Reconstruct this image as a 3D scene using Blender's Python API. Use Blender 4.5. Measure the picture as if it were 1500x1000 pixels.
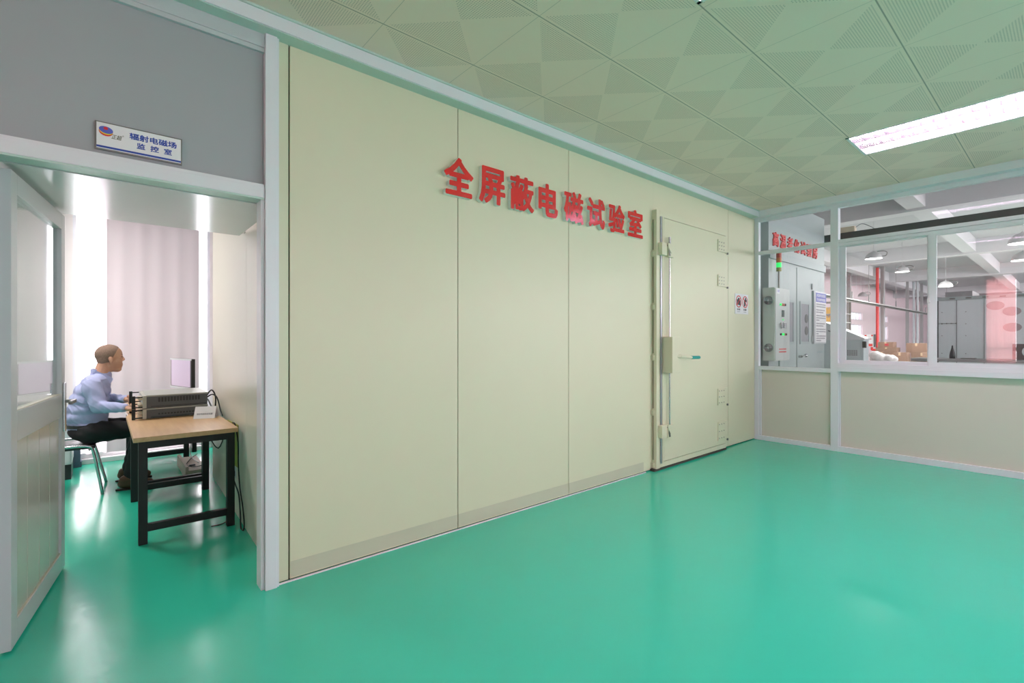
import bpy, bmesh, math, random
from mathutils import Vector, Matrix, Euler
random.seed(7)
PI = math.pi
S = bpy.context.scene
COL = S.collection
for _o in list(bpy.data.objects): bpy.data.objects.remove(_o)

# ------------------------------------------------------------------ camera, world, exposure
cam_d = bpy.data.cameras.new('camera'); cam = bpy.data.objects.new('camera', cam_d); COL.objects.link(cam)
cam_d.sensor_width = 36.0; cam_d.lens = 16.9; cam_d.shift_y = -0.001
cam_d.clip_start = 0.05; cam_d.clip_end = 200
cam.location = (0, 0, 1.42); cam.rotation_euler = (PI/2, 0, math.radians(49.58 - 90))
S.camera = cam
S.view_settings.view_transform = 'Standard'; S.view_settings.look = 'None'
S.view_settings.gamma = 1.0; S.view_settings.use_curve_mapping = False
S.view_settings.exposure = 0.0
W = bpy.data.worlds.new('sky'); S.world = W; W.use_nodes = True
_bg = W.node_tree.nodes['Background']; _bg.inputs[0].default_value = (1.0, 0.86, 0.95, 1); _bg.inputs[1].default_value = 4.0
TUBE_POWER = 116.0
ROOM_LAMP_COL = (1.0, .665, .86)
CONTROL_FILL_W = 36.0
HALL_LAMP_W = 150.0

def area(name, loc, rot, sx, sy, power, col=(1, 1, 1)):
    l = bpy.data.lights.new(name, 'AREA'); l.shape = 'RECTANGLE'; l.size = sx; l.size_y = sy; l.energy = power; l.color = col
    o = bpy.data.objects.new(name, l); COL.objects.link(o); o.location = loc; o.rotation_euler = rot
    return o
# daylight through the windows; the rear and hall side openings are added
area('daylight_control_room', (0.5, 7.62, 1.6), (-PI/2, 0, 0), 2.0, 2.8, 150, (1, .93, .97))
area('daylight_left_window', (-3.3, 1.2, 1.9), (0, -PI/2, 0), 3.0, 2.1, 240, (1, .90, .93))
area('added_daylight_rear', (3.0, -4.9, 1.95), (PI/2, 0, 0), 6.0, 2.1, 8, (1, .8, .9))
area('added_daylight_hall', (22, -8.8, 3.0), (PI/2, 0, 0), 28, 2.6, 1700, (1, .93, .96))

# ------------------------------------------------------------------ materials
def mat(name, col, rough=0.5, metal=0.0, spec=0.5, bump=0.0, bscale=60.0, var=0.0, vscale=4.0, coat=0.0, emis=None, estr=0.0, alpha=None):
    m = bpy.data.materials.new(name); m.use_nodes = True
    nt = m.node_tree; n = nt.nodes; b = n['Principled BSDF']
    b.inputs['Base Color'].default_value = (*col, 1); b.inputs['Roughness'].default_value = rough
    b.inputs['Metallic'].default_value = metal; b.inputs['Specular IOR Level'].default_value = spec
    b.inputs['Coat Weight'].default_value = coat; b.inputs['Coat Roughness'].default_value = 0.12
    tc = n.new('ShaderNodeTexCoord')
    nz = n.new('ShaderNodeTexNoise'); nz.inputs['Scale'].default_value = vscale; nz.inputs['Detail'].default_value = 4
    nt.links.new(tc.outputs['Object'], nz.inputs['Vector'])
    mx = n.new('ShaderNodeMix'); mx.data_type = 'RGBA'
    v = max(var, 0.015)
    mx.inputs['A'].default_value = (*[min(1, c*(1+v)) for c in col], 1); mx.inputs['B'].default_value = (*[c*(1-v) for c in col], 1)
    nt.links.new(nz.outputs['Fac'], mx.inputs['Factor']); nt.links.new(mx.outputs['Result'], b.inputs['Base Color'])
    if bump:
        nb = n.new('ShaderNodeTexNoise'); nb.inputs['Scale'].default_value = bscale
        nt.links.new(tc.outputs['Object'], nb.inputs['Vector'])
        bp = n.new('ShaderNodeBump'); bp.inputs['Strength'].default_value = bump; bp.inputs['Distance'].default_value = 0.01
        nt.links.new(nb.outputs['Fac'], bp.inputs['Height']); nt.links.new(bp.outputs['Normal'], b.inputs['Normal'])
    if emis:
        b.inputs['Emission Color'].default_value = (*emis, 1); b.inputs['Emission Strength'].default_value = estr
    return m

M = {}
M['cream'] = mat('cream_steel', (.70, .68, .50), .42, var=.02, vscale=1.5, bump=.03, bscale=3)
M['cream_dark'] = mat('cream_tape', (.58, .56, .43), .4, var=.03)
M['partition'] = mat('partition_board', (.66, .63, .55), .45, var=.02, vscale=2)
M['gap'] = mat('dark_gap', (.05, .045, .035), .8)
M['alu'] = mat('white_aluminium', (.74, .76, .80), .35, var=.01)
M['alu_grey'] = mat('grey_aluminium', (.52, .56, .58), .35, var=.02)
M['leaf_paint'] = mat('leaf_paint', (.56, .57, .58), .3, var=.01)
M['leaf_panel'] = mat('leaf_panel', (.50, .48, .42), .22, var=.03)
M['slot'] = mat('slot_olive', (.20, .18, .11), .6)
M['boxbrown'] = mat('dark_brown', (.10, .06, .06), .6)
M['upper'] = mat('grey_board', (.36, .39, .41), .55, var=.02, vscale=2)
M['teal_strip'] = mat('pale_green_strip', (.52, .66, .60), .4)
M['soffit'] = mat('glossy_board', (.66, .66, .65), .16, var=.03, vscale=5, bump=.12, bscale=1.6)
M['wallw'] = mat('white_plaster', (.78, .75, .74), .6, var=.02)
M['hallw'] = mat('hall_plaster', (.86, .72, .75), .7, var=.02)
M['hallc'] = mat('hall_ceiling', (.52, .52, .54), .8, var=.03, vscale=.6)
M['beam'] = mat('hall_beam', (.62, .61, .63), .8, var=.03, vscale=.6)
M['inner'] = mat('inner_cream', (.70, .67, .56), .32, var=.03, vscale=2)
M['blackm'] = mat('black_metal', (.006, .006, .007), .55, var=.1)
M['black'] = mat('black_plastic', (.015, .015, .016), .4, var=.1)
M['rubber'] = mat('black_rubber', (.01, .01, .01), .6, var=.1)
M['steel'] = mat('steel', (.55, .56, .58), .25, 1.0, var=.05, vscale=20)
M['steel_dark'] = mat('dark_steel', (.22, .21, .20), .35, .8, var=.05)
M['rail'] = mat('rail_steel', (.48, .50, .55), .3, .7, var=.1, vscale=30)
M['red'] = mat('red_acrylic', (.72, .012, .015), .12, spec=.6, coat=.6)
M['whitea'] = mat('white_acrylic', (.80, .84, .80), .3)
M['whitep'] = mat('white_paper', (.80, .80, .82), .5)
M['blue'] = mat('blue_ink', (.02, .06, .36), .5)
M['blue2'] = mat('blue_violet', (.10, .12, .50), .5)
M['yellow'] = mat('yellow_ink', (.85, .60, .03), .5)
M['redink'] = mat('red_ink', (.65, .02, .03), .5)
M['darkred'] = mat('dark_red_ink', (.30, .01, .02), .5)
M['vent_reflect'] = mat('reflected_pink_grey', (.36, .30, .31), .5)  # grey with the mirrored curtain's pink mixed into the colour
M['ink'] = mat('black_ink', (.03, .03, .035), .6)
M['inkgold'] = mat('olive_ink', (.10, .10, .04), .6)
M['greyink'] = mat('grey_ink', (.30, .31, .34), .6)
M['teal'] = mat('teal_grip', (.0, .30, .27), .4)
M['skin'] = mat('skin', (.60, .32, .21), .5, var=.08, vscale=18)
M['hair'] = mat('cropped_hair', (.27, .17, .125), .8, var=.35, vscale=120, bump=.4, bscale=400)
M['shirt'] = mat('blue_cotton', (.42, .45, .70), .8, var=.05, vscale=9, bump=.5, bscale=14)
M['trousers'] = mat('black_cotton', (.012, .011, .013), .8, var=.2, vscale=12, bump=.3, bscale=16)
M['shoe'] = mat('brown_leather', (.10, .045, .02), .45, var=.2, vscale=20)
M['sole'] = mat('dark_sole', (.03, .022, .016), .7)
M['rack_side'] = mat('dark_grey_steel', (.085, .095, .10), .45, var=.08)
M['rack_lid'] = mat('light_grey_steel', (.36, .37, .34), .45, var=.05)
M['rack_vent'] = mat('vent_dark', (.03, .03, .033), .6)
M['rack_front'] = mat('beige_grey_panel', (.42, .41, .36), .4)
M['knob'] = mat('cream_knob', (.70, .58, .44), .4)
M['screen'] = mat('screen_panel', (.46, .38, .50), .3, emis=(.62, .50, .72), estr=.18)
M['carton'] = mat('brown_card', (.17, .10, .07), .8, var=.1, vscale=3)
M['carton_y'] = mat('orange_card', (.62, .36, .10), .8, var=.1)
M['tape'] = mat('packing_tape', (.42, .30, .20), .4)
M['plastic'] = mat('white_film', (.36, .34, .34), .25, var=.1, vscale=6, bump=.6, bscale=7)
M['pipe_red'] = mat('red_paint', (.70, .03, .03), .4)
M['machine'] = mat('pale_blue_grey', (.62, .70, .73), .45, var=.02)
M['machine_w'] = mat('machine_white', (.72, .73, .76), .4)
M['panelbox'] = mat('cool_grey_panel', (.70, .75, .77), .45, var=.02)
M['aging'] = mat('aging_room_panel', (.37, .44, .44), .4, var=.02)
M['aging_trim'] = mat('aging_room_trim', (.33, .40, .41), .4)
M['hallfloor'] = mat('hall_floor', (.36, .42, .38), .4)
M['ctrl_side'] = mat('control_box_side', (.56, .60, .55), .45)
M['ctrl_front'] = mat('control_box_front', (.50, .54, .53), .4)
M['darkglass'] = mat('dark_glass', (.10, .12, .12), .1)
M['dusty'] = mat('dusty_black', (.05, .05, .055), .8, var=.4, vscale=5)
M['column'] = mat('column_grey', (.34, .33, .33), .7)
M['wood_low'] = mat('pale_board', (.55, .45, .38), .6, var=.05)
M['yboard'] = mat('yellow_green_board', (.40, .38, .06), .6, var=.1)
M['white_gloss'] = mat('white_gloss', (.80, .80, .80), .2)
M['lamp_g'] = mat('lamp_green', (.02, .5, .12), .3, emis=(.02, .8, .15), estr=1.0)
M['lamp_o'] = mat('lamp_orange', (.6, .16, .05), .3)
M['lamp_r'] = mat('lamp_red', (.45, .05, .04), .3)
M['lamp_y'] = mat('lamp_yellow', (.35, .35, .12), .4)
M['tube'] = mat('lit_tube', (1, 1, 1), .5, emis=ROOM_LAMP_COL, estr=TUBE_POWER)
M['bulb'] = mat('lit_bulb', (1, 1, 1), .5, emis=(1, .97, .93), estr=12)
M['louver'] = mat('louver', (.66, .66, .70), .26, 1.0)
M['bulb_off'] = mat('lamp_shade_grey', (.50, .49, .50), .4)
M['blue_bin'] = mat('blue_grey_plastic', (.12, .17, .24), .6)

def glass_mat():
    m = bpy.data.materials.new('window_glass'); m.use_nodes = True
    nt = m.node_tree; n = nt.nodes; n.clear()
    out = n.new('ShaderNodeOutputMaterial'); mix = n.new('ShaderNodeMixShader')
    tr = n.new('ShaderNodeBsdfTransparent'); tr.inputs[0].default_value = (.95, .975, .97, 1)
    gl = n.new('ShaderNodeBsdfGlossy'); gl.inputs['Roughness'].default_value = 0.0
    geo = n.new('ShaderNodeNewGeometry'); dot = n.new('ShaderNodeVectorMath'); dot.operation = 'DOT_PRODUCT'
    nt.links.new(geo.outputs['Incoming'], dot.inputs[0]); nt.links.new(geo.outputs['Normal'], dot.inputs[1])
    ab = n.new('ShaderNodeMath'); ab.operation = 'ABSOLUTE'; nt.links.new(dot.outputs['Value'], ab.inputs[0])
    su = n.new('ShaderNodeMath'); su.operation = 'SUBTRACT'; su.inputs[0].default_value = 1; nt.links.new(ab.outputs[0], su.inputs[1])
    pw = n.new('ShaderNodeMath'); pw.operation = 'POWER'; pw.inputs[1].default_value = 5; nt.links.new(su.outputs[0], pw.inputs[0])
    ma = n.new('ShaderNodeMath'); ma.operation = 'MULTIPLY_ADD'; ma.inputs[1].default_value = .95; ma.inputs[2].default_value = .05
    nt.links.new(pw.outputs[0], ma.inputs[0])
    nt.links.new(ma.outputs[0], mix.inputs[0]); nt.links.new(tr.outputs[0], mix.inputs[1]); nt.links.new(gl.outputs[0], mix.inputs[2])
    nt.links.new(mix.outputs[0], out.inputs[0])
    return m
M['glass'] = glass_mat()

def curtain_mat(name, col, trans):
    m = bpy.data.materials.new(name); m.use_nodes = True
    nt = m.node_tree; n = nt.nodes; n.clear()
    out = n.new('ShaderNodeOutputMaterial'); mix = n.new('ShaderNodeMixShader')
    df = n.new('ShaderNodeBsdfDiffuse'); tl = n.new('ShaderNodeBsdfTranslucent')
    tc = n.new('ShaderNodeTexCoord'); nz = n.new('ShaderNodeTexNoise'); nz.inputs['Scale'].default_value = 3
    mp = n.new('ShaderNodeMapping'); mp.inputs['Scale'].default_value = (3, 3, .15)
    nt.links.new(tc.outputs['Object'], mp.inputs[0]); nt.links.new(mp.outputs[0], nz.inputs['Vector'])
    mx = n.new('ShaderNodeMix'); mx.data_type = 'RGBA'
    mx.inputs['A'].default_value = (*col, 1); mx.inputs['B'].default_value = (*[c*.93 for c in col], 1)
    nt.links.new(nz.outputs['Fac'], mx.inputs['Factor'])
    nt.links.new(mx.outputs['Result'], df.inputs[0]); nt.links.new(mx.outputs['Result'], tl.inputs[0])
    mix.inputs[0].default_value = trans
    nt.links.new(df.outputs[0], mix.inputs[1]); nt.links.new(tl.outputs[0], mix.inputs[2]); nt.links.new(mix.outputs[0], out.inputs[0])
    return m
M['curtain'] = curtain_mat('curtain_cloth', (.76, .67, .70), .035)
M['sheer'] = curtain_mat('sheer_cloth', (.9, .82, .86), .5)
M['pink'] = curtain_mat('pink_cloth', (.95, .42, .42), .8)

def floor_mat():
    m = mat('green_epoxy', (.030, .56, .37), .2, spec=.6, var=.05, vscale=.7)
    nt = m.node_tree; n = nt.nodes; b = n['Principled BSDF']
    tc = n.new('ShaderNodeTexCoord')
    r1 = n.new('ShaderNodeTexNoise'); r1.inputs['Scale'].default_value = 1.3; r1.inputs['Detail'].default_value = 5
    nt.links.new(tc.outputs['Object'], r1.inputs['Vector'])
    mr = n.new('ShaderNodeMapRange'); mr.inputs['To Min'].default_value = .13; mr.inputs['To Max'].default_value = .24
    nt.links.new(r1.outputs['Fac'], mr.inputs['Value']); nt.links.new(mr.outputs[0], b.inputs['Roughness'])
    w = n.new('ShaderNodeTexNoise'); w.inputs['Scale'].default_value = 9; w.inputs['Detail'].default_value = 3
    nt.links.new(tc.outputs['Object'], w.inputs['Vector'])
    bp = n.new('ShaderNodeBump'); bp.inputs['Strength'].default_value = .12; bp.inputs['Distance'].default_value = .01
    nt.links.new(w.outputs['Fac'], bp.inputs['Height']); nt.links.new(bp.outputs['Normal'], b.inputs['Normal'])
    return m
M['floor'] = floor_mat()

def ceiling_mat():
    m = mat('perforated_ceiling_tile', (.88, .71, .60), .5)
    nt = m.node_tree; n = nt.nodes; L = nt.links; b = n['Principled BSDF']
    def math_(op, a, b_=None, c=None):
        q = n.new('ShaderNodeMath'); q.operation = op
        for i, v in enumerate((a, b_, c)):
            if v is None: continue
            if isinstance(v, (int, float)): q.inputs[i].default_value = v
            else: L.new(v, q.inputs[i])
        return q.outputs[0]
    tc = n.new('ShaderNodeTexCoord'); sp = n.new('ShaderNodeSeparateXYZ'); L.new(tc.outputs['Object'], sp.inputs[0])
    px = .6405; py = .6333
    u = math_('FRACT', math_('DIVIDE', math_('SUBTRACT', sp.outputs[0], 1.236 - 20*px), px))
    v = math_('FRACT', math_('DIVIDE', math_('SUBTRACT', sp.outputs[1], 2.60 - 20*py), py))
    du = math_('ABSOLUTE', math_('SUBTRACT', u, .5)); dv = math_('ABSOLUTE', math_('SUBTRACT', v, .5))
    perf = math_('GREATER_THAN', dv, math_('ADD', du, .012))
    perf = math_('MULTIPLY', perf, math_('LESS_THAN', dv, .475))
    p = .0135
    fu = math_('SUBTRACT', math_('FRACT', math_('DIVIDE', math_('ADD', sp.outputs[0], 50), p)), .5)
    fv = math_('SUBTRACT', math_('FRACT', math_('DIVIDE', math_('ADD', sp.outputs[1], 50), p)), .5)
    r2 = math_('ADD', math_('MULTIPLY', fu, fu), math_('MULTIPLY', fv, fv))
    dot = math_('MULTIPLY', math_('LESS_THAN', r2, .075), perf)
    sx = math_('MULTIPLY', math_('GREATER_THAN', du, .4975), .45)
    sy = math_('MULTIPLY', math_('GREATER_THAN', dv, .494), .65)
    groove = math_('MAXIMUM', sx, sy)
    fac = math_('MAXIMUM', math_('MULTIPLY', dot, .48), groove)
    mx = n.new('ShaderNodeMix'); mx.data_type = 'RGBA'
    mx.inputs['A'].default_value = (.88, .71, .60, 1); mx.inputs['B'].default_value = (.10, .10, .08, 1)
    L.new(fac, mx.inputs['Factor']); L.new(mx.outputs['Result'], b.inputs['Base Color'])
    return m
M['ceiling'] = ceiling_mat()

def wood_mat():
    m = mat('oak_laminate', (.50, .31, .16), .38)
    nt = m.node_tree; n = nt.nodes; b = n['Principled BSDF']
    tc = n.new('ShaderNodeTexCoord'); mp = n.new('ShaderNodeMapping'); mp.inputs['Scale'].default_value = (14, 1.2, 14)
    nz = n.new('ShaderNodeTexNoise'); nz.inputs['Scale'].default_value = 2.2; nz.inputs['Detail'].default_value = 6
    nt.links.new(tc.outputs['Object'], mp.inputs[0]); nt.links.new(mp.outputs[0], nz.inputs['Vector'])
    mx = n.new('ShaderNodeMix'); mx.data_type = 'RGBA'
    mx.inputs['A'].default_value = (.50, .28, .13, 1); mx.inputs['B'].default_value = (.74, .50, .27, 1)
    nt.links.new(nz.outputs['Fac'], mx.inputs['Factor']); nt.links.new(mx.outputs['Result'], b.inputs['Base Color'])
    return m
M['wood'] = wood_mat()

# ------------------------------------------------------------------ helpers
class MB:
    def __init__(s): s.bm = bmesh.new()
    def box(s, x0, x1, y0, y1, z0, z1, bev=0.0, rot=None, piv=None):
        x0, x1 = sorted((x0, x1)); y0, y1 = sorted((y0, y1)); z0, z1 = sorted((z0, z1))
        t = bmesh.new(); bmesh.ops.create_cube(t, size=1)
        bmesh.ops.scale(t, vec=(x1-x0, y1-y0, z1-z0), verts=t.verts)
        if bev > 0:
            bmesh.ops.bevel(t, geom=list(t.edges), offset=min(bev, .45*min(x1-x0, y1-y0, z1-z0)), segments=2, affect='EDGES', profile=.7)
        bmesh.ops.translate(t, vec=((x0+x1)/2, (y0+y1)/2, (z0+z1)/2), verts=t.verts)
        if rot: bmesh.ops.rotate(t, cent=piv or ((x0+x1)/2, (y0+y1)/2, (z0+z1)/2), matrix=rot, verts=t.verts)
        s._add(t); return s
    def _add(s, t):
        me = bpy.data.meshes.new('t'); t.to_mesh(me); t.free(); s.bm.from_mesh(me); bpy.data.meshes.remove(me)
    def cyl(s, p0, p1, r, r2=None, n=16, caps=True):
        p0, p1 = Vector(p0), Vector(p1); d = p1-p0
        t = bmesh.new(); bmesh.ops.create_cone(t, cap_ends=caps, segments=n, radius1=r, radius2=r if r2 is None else r2, depth=d.length)
        bmesh.ops.transform(t, matrix=Matrix.Translation((p0+p1)/2) @ d.to_track_quat('Z', 'Y').to_matrix().to_4x4(), verts=t.verts)
        s._add(t); return s
    def ell(s, c, r, rot=None, sub=3):
        t = bmesh.new(); bmesh.ops.create_icosphere(t, subdivisions=sub, radius=1)
        m = Matrix.Translation(c) @ (rot.to_4x4() if rot else Matrix()) @ Matrix.Diagonal((*((r, r, r) if isinstance(r, (int, float)) else r), 1))
        bmesh.ops.transform(t, matrix=m, verts=t.verts); s._add(t); return s
    def cap(s, p0, r0, p1, r1, n=14):
        s.ell(p0, r0, sub=2); s.ell(p1, r1, sub=2); s.cyl(p0, p1, r0, r1, n=n); return s
    def tube(s, pts, r, n=8, smooth=4, caps=True):
        pts = [Vector(p) for p in pts]
        if smooth and len(pts) > 2:
            o = []
            P = [pts[0]*2-pts[1]] + pts + [pts[-1]*2-pts[-2]]
            for i in range(1, len(P)-2):
                for k in range(smooth):
                    t = k/smooth; a, b, c, d = P[i-1], P[i], P[i+1], P[i+2]
                    o.append(.5*((2*b)+(c-a)*t+(2*a-5*b+4*c-d)*t*t+(3*b-a-3*c+d)*t**3))
            o.append(pts[-1]); pts = o
        rings = []; up = Vector((0, 0, 1)); prev = None
        for i, p in enumerate(pts):
            d = (pts[min(i+1, len(pts)-1)] - pts[max(i-1, 0)]).normalized()
            if prev is None:
                a = d.cross(up); a = a if a.length > 1e-3 else d.cross(Vector((1, 0, 0)))
            else: a = prev - d*prev.dot(d)
            a.normalize(); prev = a; b = d.cross(a)
            rings.append([s.bm.verts.new(p + (a*math.cos(2*PI*k/n)+b*math.sin(2*PI*k/n))*r) for k in range(n)])
        for i in range(len(rings)-1):
            for k in range(n):
                s.bm.faces.new((rings[i][k], rings[i][(k+1) % n], rings[i+1][(k+1) % n], rings[i+1][k]))
        if caps: s.bm.faces.new(rings[0][::-1]); s.bm.faces.new(rings[-1])
        return s
    def lathe(s, prof, c=(0, 0, 0), n=24):
        rings = []
        for r, z in prof:
            rings.append([s.bm.verts.new((c[0]+r*math.cos(2*PI*k/n), c[1]+r*math.sin(2*PI*k/n), c[2]+z)) for k in range(n)])
        for i in range(len(rings)-1):
            for k in range(n):
                try: s.bm.faces.new((rings[i][k], rings[i][(k+1) % n], rings[i+1][(k+1) % n], rings[i+1][k]))
                except ValueError: pass
        return s
    def prism(s, poly, axis, a, b):
        """poly of 2-D points swept along axis 'x','y' or 'z' from a to b"""
        def P(p, t): return (t, p[0], p[1]) if axis == 'x' else ((p[0], t, p[1]) if axis == 'y' else (p[0], p[1], t))
        v0 = [s.bm.verts.new(P(p, a)) for p in poly]; v1 = [s.bm.verts.new(P(p, b)) for p in poly]
        s.bm.faces.new(v0); s.bm.faces.new(v1[::-1])
        for i in range(len(poly)):
            j = (i+1) % len(poly); s.bm.faces.new((v0[j], v0[i], v1[i], v1[j]))
        return s
    def ob(s, name, m, parent=None, smooth=False, auto=None):
        bmesh.ops.recalc_face_normals(s.bm, faces=s.bm.faces)
        me = bpy.data.meshes.new(name); s.bm.to_mesh(me); s.bm.free()
        me.materials.append(M[m] if isinstance(m, str) else m)
        if smooth or auto:
            for p in me.polygons: p.use_smooth = True
        if auto: me.set_sharp_from_angle(angle=math.radians(auto))
        o = bpy.data.objects.new(name, me); COL.objects.link(o)
        if parent is not None:
            o.parent = parent; o.matrix_parent_inverse = Matrix.Translation(parent.location).inverted() if parent.type == 'EMPTY' and not any(parent.rotation_euler) else parent.matrix_basis.inverted()
        return o

def tag(o, label=None, cat=None, group=None, kind=None):
    if label: o['label'] = label
    if cat: o['category'] = cat
    if group: o['group'] = group
    if kind: o['kind'] = kind
    return o
def thing(name, loc, label, cat, group=None, kind=None):
    e = bpy.data.objects.new(name, None); e.location = loc; e.empty_display_size = .1; COL.objects.link(e)
    return tag(e, label, cat, group, kind)
def box(name, m, x0, x1, y0, y1, z0, z1, bev=0, parent=None): return MB().box(x0, x1, y0, y1, z0, z1, bev).ob(name, m, parent)
def struct(o, label=None, cat=None): return tag(o, label, cat, None, 'structure')
def copy_tree(root, loc, **kw):
    r = root.copy(); COL.objects.link(r); r.location = loc
    for ch in list(root.children):
        c = ch.copy(); COL.objects.link(c); c.parent = r
        for g in list(ch.children):
            d = g.copy(); COL.objects.link(d); d.parent = c
    tag(r, **kw); return r

def text(name, body, loc, face, w, h, m, parent=None, ext=.0005, bold=0.0, shear=0.0, fit=True):
    """flat lettering; loc = lower-left corner; face '-y' or '-x' = the way it looks; w,h the block's size"""
    c = bpy.data.curves.new(name, 'FONT'); c.body = body; c.size = 1.0; c.extrude = 0.0; c.offset = 0.0; c.shear = shear; c.resolution_u = 3
    t = bpy.data.objects.new(name+'_t', c); COL.objects.link(t)
    bpy.context.view_layer.update()
    me = bpy.data.meshes.new_from_object(t.evaluated_get(bpy.context.evaluated_depsgraph_get()))
    bpy.data.objects.remove(t)
    xs = [v.co.x for v in me.vertices]; ys = [v.co.y for v in me.vertices]
    x0, x1, y0, y1 = min(xs), max(xs), min(ys), max(ys)
    bm = bmesh.new(); bm.from_mesh(me); bpy.data.meshes.remove(me)
    bmesh.ops.remove_doubles(bm, verts=bm.verts, dist=1e-5)
    for v in bm.verts: v.co = ((v.co.x-x0)/(x1-x0)*w, (v.co.y-y0)/(y1-y0)*h, 0)
    bmesh.ops.recalc_face_normals(bm, faces=bm.faces)
    for f in bm.faces:
        if f.normal.z < 0: f.normal_flip()
    bmesh.ops.delete(bm, geom=[e_ for e_ in bm.edges if not e_.link_faces], context='EDGES')
    rim = [e_ for e_ in bm.edges if len(e_.link_faces) == 1]
    low = {}
    for e_ in rim:
        for v in e_.verts:
            if v not in low: low[v] = bm.verts.new((v.co.x, v.co.y, 0.0))
    for v in list(bm.verts):
        if v not in low.values(): v.co.z = ext
    for e_ in rim:
        a_, b_ = e_.verts; bm.faces.new((a_, b_, low[b_], low[a_]))
    if bold:      # heavier strokes: the glyph united with slightly shifted copies of itself
        src = bpy.data.meshes.new('t'); bm.to_mesh(src)
        n_ch = max(1, w/h)
        e = bold*h
        offs = [(math.cos(.13+2*PI*i_/13)*(1-.003*i_), math.sin(.13+2*PI*i_/13)*(1-.003*i_)) for i_ in range(13)] if w/h < 2 else [(-1, -.9), (.97, -1), (-.94, .95), (.91, 1)]
        bm.clear()
        sx = (w-2*e)/w; sz = (h-2*e)/h
        for i_, (a, b_) in enumerate(offs):
            k0 = len(bm.verts); bm.from_mesh(src); bm.verts.ensure_lookup_table()
            for v in list(bm.verts)[k0:]: v.co = (v.co.x*sx+e+a*e, v.co.y*sz+e+b_*e, v.co.z*(1+i_*2e-3))
        bpy.data.meshes.remove(src)
    for v in bm.verts:
        a, b, d = v.co
        v.co = (loc[0]+a, loc[1]-d, loc[2]+b) if face == '-y' else (loc[0]-d, loc[1]-a, loc[2]+b)
    for f in bm.faces: f.smooth = False
    q = MB(); q.bm.free(); q.bm = bm
    return q.ob(name, m, parent)

WX = 7.17        # partition plane
WY = 3.02        # cream chamber wall plane
CZ = 3.25        # ceiling
# ------------------------------------------------------------------ room shell
f = MB(); f.box(-3.1, 7.3, -4.6, 7.6, -.1, 0); struct(f.ob('floor', 'floor'), 'glossy green epoxy floor of the room', 'floor')
struct(box('floor', 'hallfloor', 7.3, 56, -9.2, 8, -.1, -.0), 'green floor of the workshop beyond the glass partition', 'floor')
# the ceiling leaves openings for the four louvered fittings
lamps = [(5.13, 5.73, .12, 1.36), (1.87, 2.47, .095, 1.335), (5.13, 5.73, -3.1, -1.86), (1.87, 2.47, -3.1, -1.86)]
c = MB()
xs = [-3.1, 1.87, 2.47, 5.13, 5.73, 7.3]; ys = [-4.6, -3.1, -1.86, .09, 1.33, 3.1]
for i in range(5):
    if i in (1, 3): continue
    c.box(xs[i], xs[i+1], -4.6, 3.1, CZ, CZ+.06)
for (x0, x1, a, b) in ((1.87, 2.47, .095, 1.335), (5.13, 5.73, .12, 1.36)):
    c.box(x0, x1, b, 3.1, CZ, CZ+.06); c.box(x0, x1, -1.86, a, CZ, CZ+.06); c.box(x0, x1, -4.6, -3.1, CZ, CZ+.06)
struct(c.ob('ceiling', 'ceiling'), 'perforated metal tile ceiling with triangle pattern', 'ceiling')
struct(box('wall_roof_void', 'gap', -3.1, 7.3, -4.6, 3.1, CZ+.35, CZ+.4), 'slab above the tiled ceiling', 'slab')

# cream wall of the shielded chamber: panels over a dark backing
struct(MB().prism([(.775, 3.034), (7.16, 3.034), (7.16, 5.84), (.91, 5.84), (.826, 3.10), (.775, 3.10)], 'z', 0, 3.24).ob('wall_chamber_core', 'gap'), 'body of the shielded chamber behind its cream panels', 'wall')
p = MB()
seams = [(.775, .834), (.842, 2.029), (2.035, 3.243), (3.249, 4.60), (6.35, 6.352), (6.358, 7.16)]
for a, b in seams:
    if b-a < .01: continue
    p.box(a, b, WY-.008, WY+.014, .012, 3.30, .003)
p.box(4.60, 6.352, WY-.008, WY+.014, .012, 3.30, .003)
struct(p.ob('wall_back', 'cream'), 'cream steel panel wall of the shielded chamber', 'wall')
tp = MB(); tp.box(.846, 2.028, WY-.0095, WY-.007, .022, .115); tp.box(2.036, 3.242, WY-.0095, WY-.007, .022, .115); tp.box(3.25, 4.42, WY-.0095, WY-.007, .022, .115)
struct(tp.ob('baseboard_back', 'cream_dark'), 'slightly darker strip along the foot of the cream wall', 'baseboard')
struct(box('trim_1', 'whitep', .775, 4.45, WY-.02, WY-.008, 0, .007), 'thin sealant line at the foot of the cream wall', 'trim')

# cornice along the cream wall and along the partition
c = MB(); c.box(-3, WX-.12, 2.905, WY+.02, 3.165, CZ, .004)
co = struct(c.ob('trim_2', 'alu'), 'white cornice box above the cream wall', 'cornice')
MB().box(-3, WX-.12, 2.915, WY+.02, 3.160, 3.1655).ob('underside_strip', 'teal_strip', co)
MB().box(-3, WX-.12, 2.893, 2.906, 3.238, 3.2495).ob('edge_strip', 'teal_strip', co)
struct(box('trim_3', 'alu', WX-.12, WX+.04, -4.5, WY+.02, 3.165, CZ, .004), 'white cornice box above the glass partition', 'cornice')

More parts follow.
